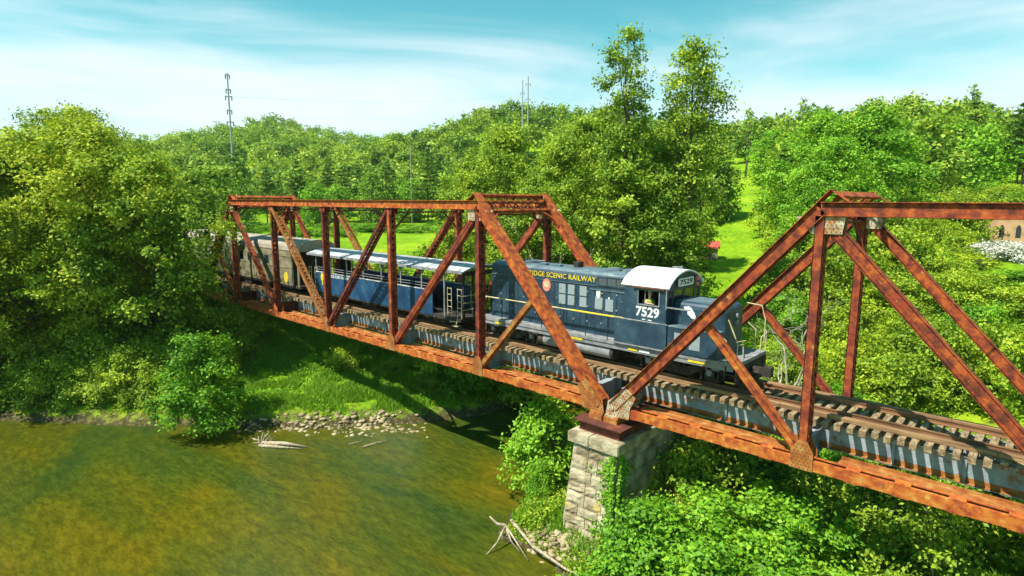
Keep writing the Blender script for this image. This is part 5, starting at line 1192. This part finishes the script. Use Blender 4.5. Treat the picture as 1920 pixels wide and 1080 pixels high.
# broad-leaved weeds
rng=np.random.default_rng(23); n_=46000; x=rng.uniform(-40,-14,n_);y=rng.uniform(-6,9,n_); d=sdist(x,y); m=(d>1.6)&(vnoise(x,y,1.8,9)>.52); x=x[m];y=y[m]; z=hgt(x,y)+rng.random(len(x))**1.5*.55*(vnoise(x,y,1.1,4)+.2)
v,q=leaf_quads(np.stack([x,y,z],1),np.tile([0,-.2,1.],(len(x),1)),.14,rng); wd=np_mesh('weeds',v,q,M['leaf_bright'],np.clip(.5+rng.normal(size=len(x))*.2,0,1)); tag(wd,kind='stuff')
n_=30000; x=rng.uniform(-4.5,3,n_);y=rng.uniform(-6,1,n_); d=sdist(x,y); m=(d>.35)&~((x>-1.4)&(y>-2.6)); x=x[m];y=y[m]; z=hgt(x,y)+rng.random(len(x))**1.4*.7*(vnoise(x,y,.9,4)+.1)*np.clip((sdist(x,y)-.3)*1.0,0,1)
v,q=leaf_quads(np.stack([x,y,z],1),np.tile([0,-.2,1.],(len(x),1)),.12,rng); wd=np_mesh('weeds',v,q,M['leaf_kudzu'],np.clip(.45+rng.normal(size=len(x))*.2,0,1)); tag(wd,kind='stuff')
# --- stones
def stones(name,pts,smin,smax,seed):
    rng=np.random.default_rng(seed); bm=bmesh.new(); bmesh.ops.create_icosphere(bm,subdivisions=1,radius=1); bv=np.array([x.co[:] for x in bm.verts]); bf=np.array([[l.index for l in f.verts] for f in bm.faces]); bm.free()
    Vv=[];Q=[];o=0
    for (X_,Y_) in pts:
        s=smin+(smax-smin)*rng.random()**2.2; a=rng.uniform(0,6.28); p=bv*(1+rng.normal(size=(len(bv),1))*.16)*np.array([s*rng.uniform(.8,1.4),s,s*rng.uniform(.45,.75)]); cs,sn=math.cos(a),math.sin(a)
        p=np.stack([p[:,0]*cs-p[:,1]*sn,p[:,0]*sn+p[:,1]*cs,p[:,2]],1)+np.array([X_,Y_,max(gz(X_,Y_),WATER-.08)+s*.12]); Vv.append(p); Q.append(bf+o); o+=len(bv)
    ob_=np_mesh(name,np.concatenate(Vv),np.concatenate(Q),M['rock'],None); tag(ob_,kind='stuff')
rng=np.random.default_rng(31); P_=[]
for _ in range(430):
    x=rng.normal(690,55); y=rng.normal(798,7); p=at_z(x,y,-5.7); P_.append((p[0],p[1]))
for _ in range(160):
    x=rng.uniform(440,620); y=rng.normal(800,5); p=at_z(x,y,-5.7); P_.append((p[0],p[1]))
stones('river_stones',P_,.05,.22,1)
P_=[]
for _ in range(330):
    x=rng.uniform(990,1125); y=1000+(x-990)*.42+rng.normal()*14; p=at_z(x,y,-5.6); P_.append((p[0],p[1]))
stones('river_stones',P_,.05,.20,2)
# --- driftwood
def drift(label,pts_list,name='driftwood',cat='driftwood'):
    mb=MB()
    for pts,rad in pts_list: mb.tube(pts,rad,7)
    o=mb.build(name,M['drift'],None,smooth=True,recalc=False); tag(o,label,cat); return o
a=V(*at_z(492,832,-5.75)); b=V(*at_z(575,838,-5.75)); rng=np.random.default_rng(2)
L=[([a,a*.5+b*.5+V(0,0,.12),b],[.17,.13,.04]),([a+V(.1,-.25,0),a*.5+b*.5+V(.1,-.35,.03),b+V(0,-.3,-.02)],[.10,.09,.03])]
for _ in range(16):
    d=unit((rng.normal(size=3)*V(1,1,.7)+V(-.3,.3,.45))[None])[0]; L.append(([a,a+d*.3+rng.normal(size=3)*.06,a+d*rng.uniform(.45,.95)],[.06,.04,.012]))
drift('bleached driftwood log with a tangled root end lying in the shallow water',L)
a=V(*at_z(680,838,-5.74));b=V(*at_z(730,825,-5.66)); drift('long thin pale stick lying on the water by the gravel bar',[([a,(a+b)/2+V(0,0,.04),b],[.035,.045,.02])],'stick','stick')
a=V(*at_z(652,833,-5.77));b=V(*at_z(680,827,-5.7)); drift('short pale stick next to the longer one in the shallows',[([a,(a+b)/2,b],[.02,.028,.012])],'stick','stick')
L=[]; k=V(*at_z(948,985,-5.0))
for (x,y,z,r_) in ((918,968,-4.7,.08),(912,1040,-5.78,.05),(945,1010,-5.5,.045),(962,1020,-5.6,.05),(935,1000,-5.4,.04),(975,1035,-5.7,.04),(990,1050,-5.7,.05)):
    e=V(*at_z(x,y,z)); L.append(([k,(k+e)/2+rng.normal(size=3)*.09,e],[r_,r_*.8,r_*.35]))
L.append(([V(*at_z(958,975,-4.9)),V(*at_z(1000,1025,-5.3)),V(*at_z(1062,1068,-5.5)),V(*at_z(1100,1085,-5.5))],[.07,.07,.05,.03]))
drift('bare pale tree roots reaching from the grassy bank into the river left of the pier',L,'exposed_roots','roots')
# saplings in the shade, right
for i,(X_,Y_) in enumerate(((12.2,1.5),(15.5,-.5))):
    tree('sapling',4.2,1.0,.8,8,900,.16,'leaf_oak',80+i,profile='tall',label=('thin sapling in the shade below the near span, beside a dark bush','slender sapling close to the right edge below the near span')[i],loc=(X_,Y_,gz(X_,Y_)-.1),r0=.04,clump=.3)
# ------------------------------------------------------------------ poles, wires, far buildings
def pole(name,x,r,ytop,ybase,rad,label,mat='steelpole',cat='power pole',cross=None,group=None):
    l=spot(x,r); zt_=topz(x,ytop,r); root=empty(name,(l[0],l[1],l[2]-.5)); tag(root,label,cat,group)
    mb=MB(); mb.tube([(l[0],l[1],l[2]-.5),(l[0],l[1],zt_)],[rad,rad*.7],8); mb.build('pole_shaft',M[mat],root)
    a=R(AZX(x)+90); d=V(math.cos(a),math.sin(a),0); c=V(l[0],l[1],0)
    for (z_,hw) in cross or []:
        mb=MB(); mb.bar(c-d*hw+V(0,0,zt_-z_),c+d*hw+V(0,0,zt_-z_),.22,.22); arm=mb.build('cross_arm',M[mat],root)
        for s in (-1,1):
            mb=MB(); mb.tube([tuple(c+d*hw*.9*s+V(0,0,zt_-z_)),tuple(c+d*hw*.9*s+V(0,0,zt_-z_-.9))],[.14,.1],6); mb.build('insulator',M['wire'],arm)
    return V(l[0],l[1],zt_)
tA=pole('transmission_pole',440,150,138,365,.24,'tall grey steel power pole above the pine at the left',cross=[(.4,.45),(3.5,.5),(5,.7),(8,.5),(10.5,.7)])
tB=pole('transmission_pole',978,250,150,230,.30,'left one of the two grey power poles on the middle hill',cross=[(5,.8)])
tC=pole('transmission_pole',988,250,143,230,.30,'right one of the two grey power poles on the middle hill',cross=[(3,1.0),(9,1.2)])
tD=pole('utility_pole',1877,172,200,240,.15,'pale wooden utility pole with a cross arm on the right-hand hill',mat='woodpole',cross=[(.3,1.0)])
pole('utility_pole',771,150,275,350,.12,'thin pale utility pole in front of the pines beyond the meadow',mat='woodpole')
ends=V(*(tC+(V(14,-20.7,0)-V(14,-20.7,0)))); 
def wire(a,b,sag,label):
    pts=[a*(1-t)+b*t-V(0,0,sag*4*t*(1-t)) for t in np.linspace(0,1,15)]; mb=MB(); mb.tube(pts,.018,4,cap=False); o=mb.build('power_line',M['wire'],None,recalc=False); tag(o,label,'power line','power lines strung between the tall poles')
xr=spot(1960,230); E_=V(xr[0],xr[1],topz(1960,196,230))
lb_='thin power line crossing the sky above the woods'
for dz,sg in ((5,2.),(9.5,2.),): wire(tA-V(0,0,dz),tB-V(0,0,dz*1.1),sg,lb_); wire(tB-V(0,0,dz*1.1),E_-V(0,0,dz*.7),3,lb_)
# brick building with a rounded gable at the right edge
X_,Y_=pol(AZX(1896),84); zb_=gz(X_,Y_)+.4; a=R(AZX(1896)+90); 
bd=empty('brick_building',(X_,Y_,zb_),a,label='tan brick building with a rounded gable and two narrow windows at the right edge',cat='building')
mb=MB(); hw=2.3; ztop=topz(1885,408,84)-zb_; pr_=[(-hw,-1),(hw,-1),(hw,ztop-1.6)]+[(hw*.92*math.cos(t),ztop-1.6+1.6*math.sin(t)) for t in np.linspace(.1,math.pi-.1,9)]+[(-hw,ztop-1.6)]
mb.prism(pr_,1,-.2,.2)
old=bd.location.copy(); bd.location=(0,0,0)
mb.build('gable_wall',M['brick'],bd); mb=MB(); mb.prism([(q[0]*.985,q[1]-.06) for q in pr_],1,.205 if False else -8,-.205); mb.build('building_body',M['brick'],bd)
for dx in (-.9,.5):
    mb=MB(); zz0=ztop-2.15; mb.prism([(dx-.22,zz0),(dx+.22,zz0),(dx+.22,zz0+1.0),(dx+.1,zz0+1.3),(dx,zz0+1.38),(dx-.1,zz0+1.3),(dx-.22,zz0+1.0)],1,.2,.215); mb.build('window',M['glass'] if False else M['darkpanel'],bd)
bd.location=old; bd.rotation_euler=(0,0,a)
for (x,r,k) in ((1880,74,.9),(1830,75,.6),(1915,73,.9)):
    pass
sw=shrub(48,1.35,2.3,4200,.24,'leaf_pale',spot(1885,76),'white flowering shrub below the brick building','white flowering shrubs below the brick building')
for (x,r,k) in ((1915,75,1.),(1855,77,.8),(1805,70,.55),(1835,72,.45)): dup(sw,spot(x,r),x,k)
# small red-roofed shed beyond the lawn edge
X_,Y_=pol(AZX(1328),84); z_=gz(X_,Y_); a=R(AZX(1328)+90); sd=empty('garden_shed',(0,0,0),0,label='small shed with a bright red roof beside the lawn, half behind the trees',cat='shed')
mb=MB(); mb.box((-1.5,-1,-.3),(1.5,1,1.5)); mb.prism([(-1,1.5),(1,1.5),(0,2.2)],0,-1.5,1.5); wl=mb.build('wall',M['silver'],sd)
mb=MB(); mb.prism([(-1.25,1.38),(0,2.26),(1.25,1.38),(1.25,1.46),(0,2.34),(-1.25,1.46)],0,-1.75,1.75); mb.build('roof',M['redroof'],sd)
mb=MB(); mb.box((-.4,1.0,-.2),(.4,1.03,1.3)); mb.build('door',M['brick'],sd)
sd.location=(X_,Y_,topz(1328,452,84)-2.3); sd.rotation_euler=(0,0,a)

# ------------------------------------------------------------------ haze
mb=MB(); mb.box((-1250,-260,-12),(900,1350,160)); hz=mb.build('haze',bpy.data.materials.new('haze_air'),None); tag(hz,kind='stuff')
hm=hz.data.materials[0]; hm.use_nodes=True; t=hm.node_tree; t.nodes.clear(); o=t.nodes.new('ShaderNodeOutputMaterial'); pv=t.nodes.new('ShaderNodeVolumePrincipled')
pv.inputs['Color'].default_value=(.86,.92,1,1); pv.inputs['Density'].default_value=.00009; pv.inputs['Anisotropy'].default_value=.2; t.links.new(pv.outputs[0],o.inputs['Volume'])
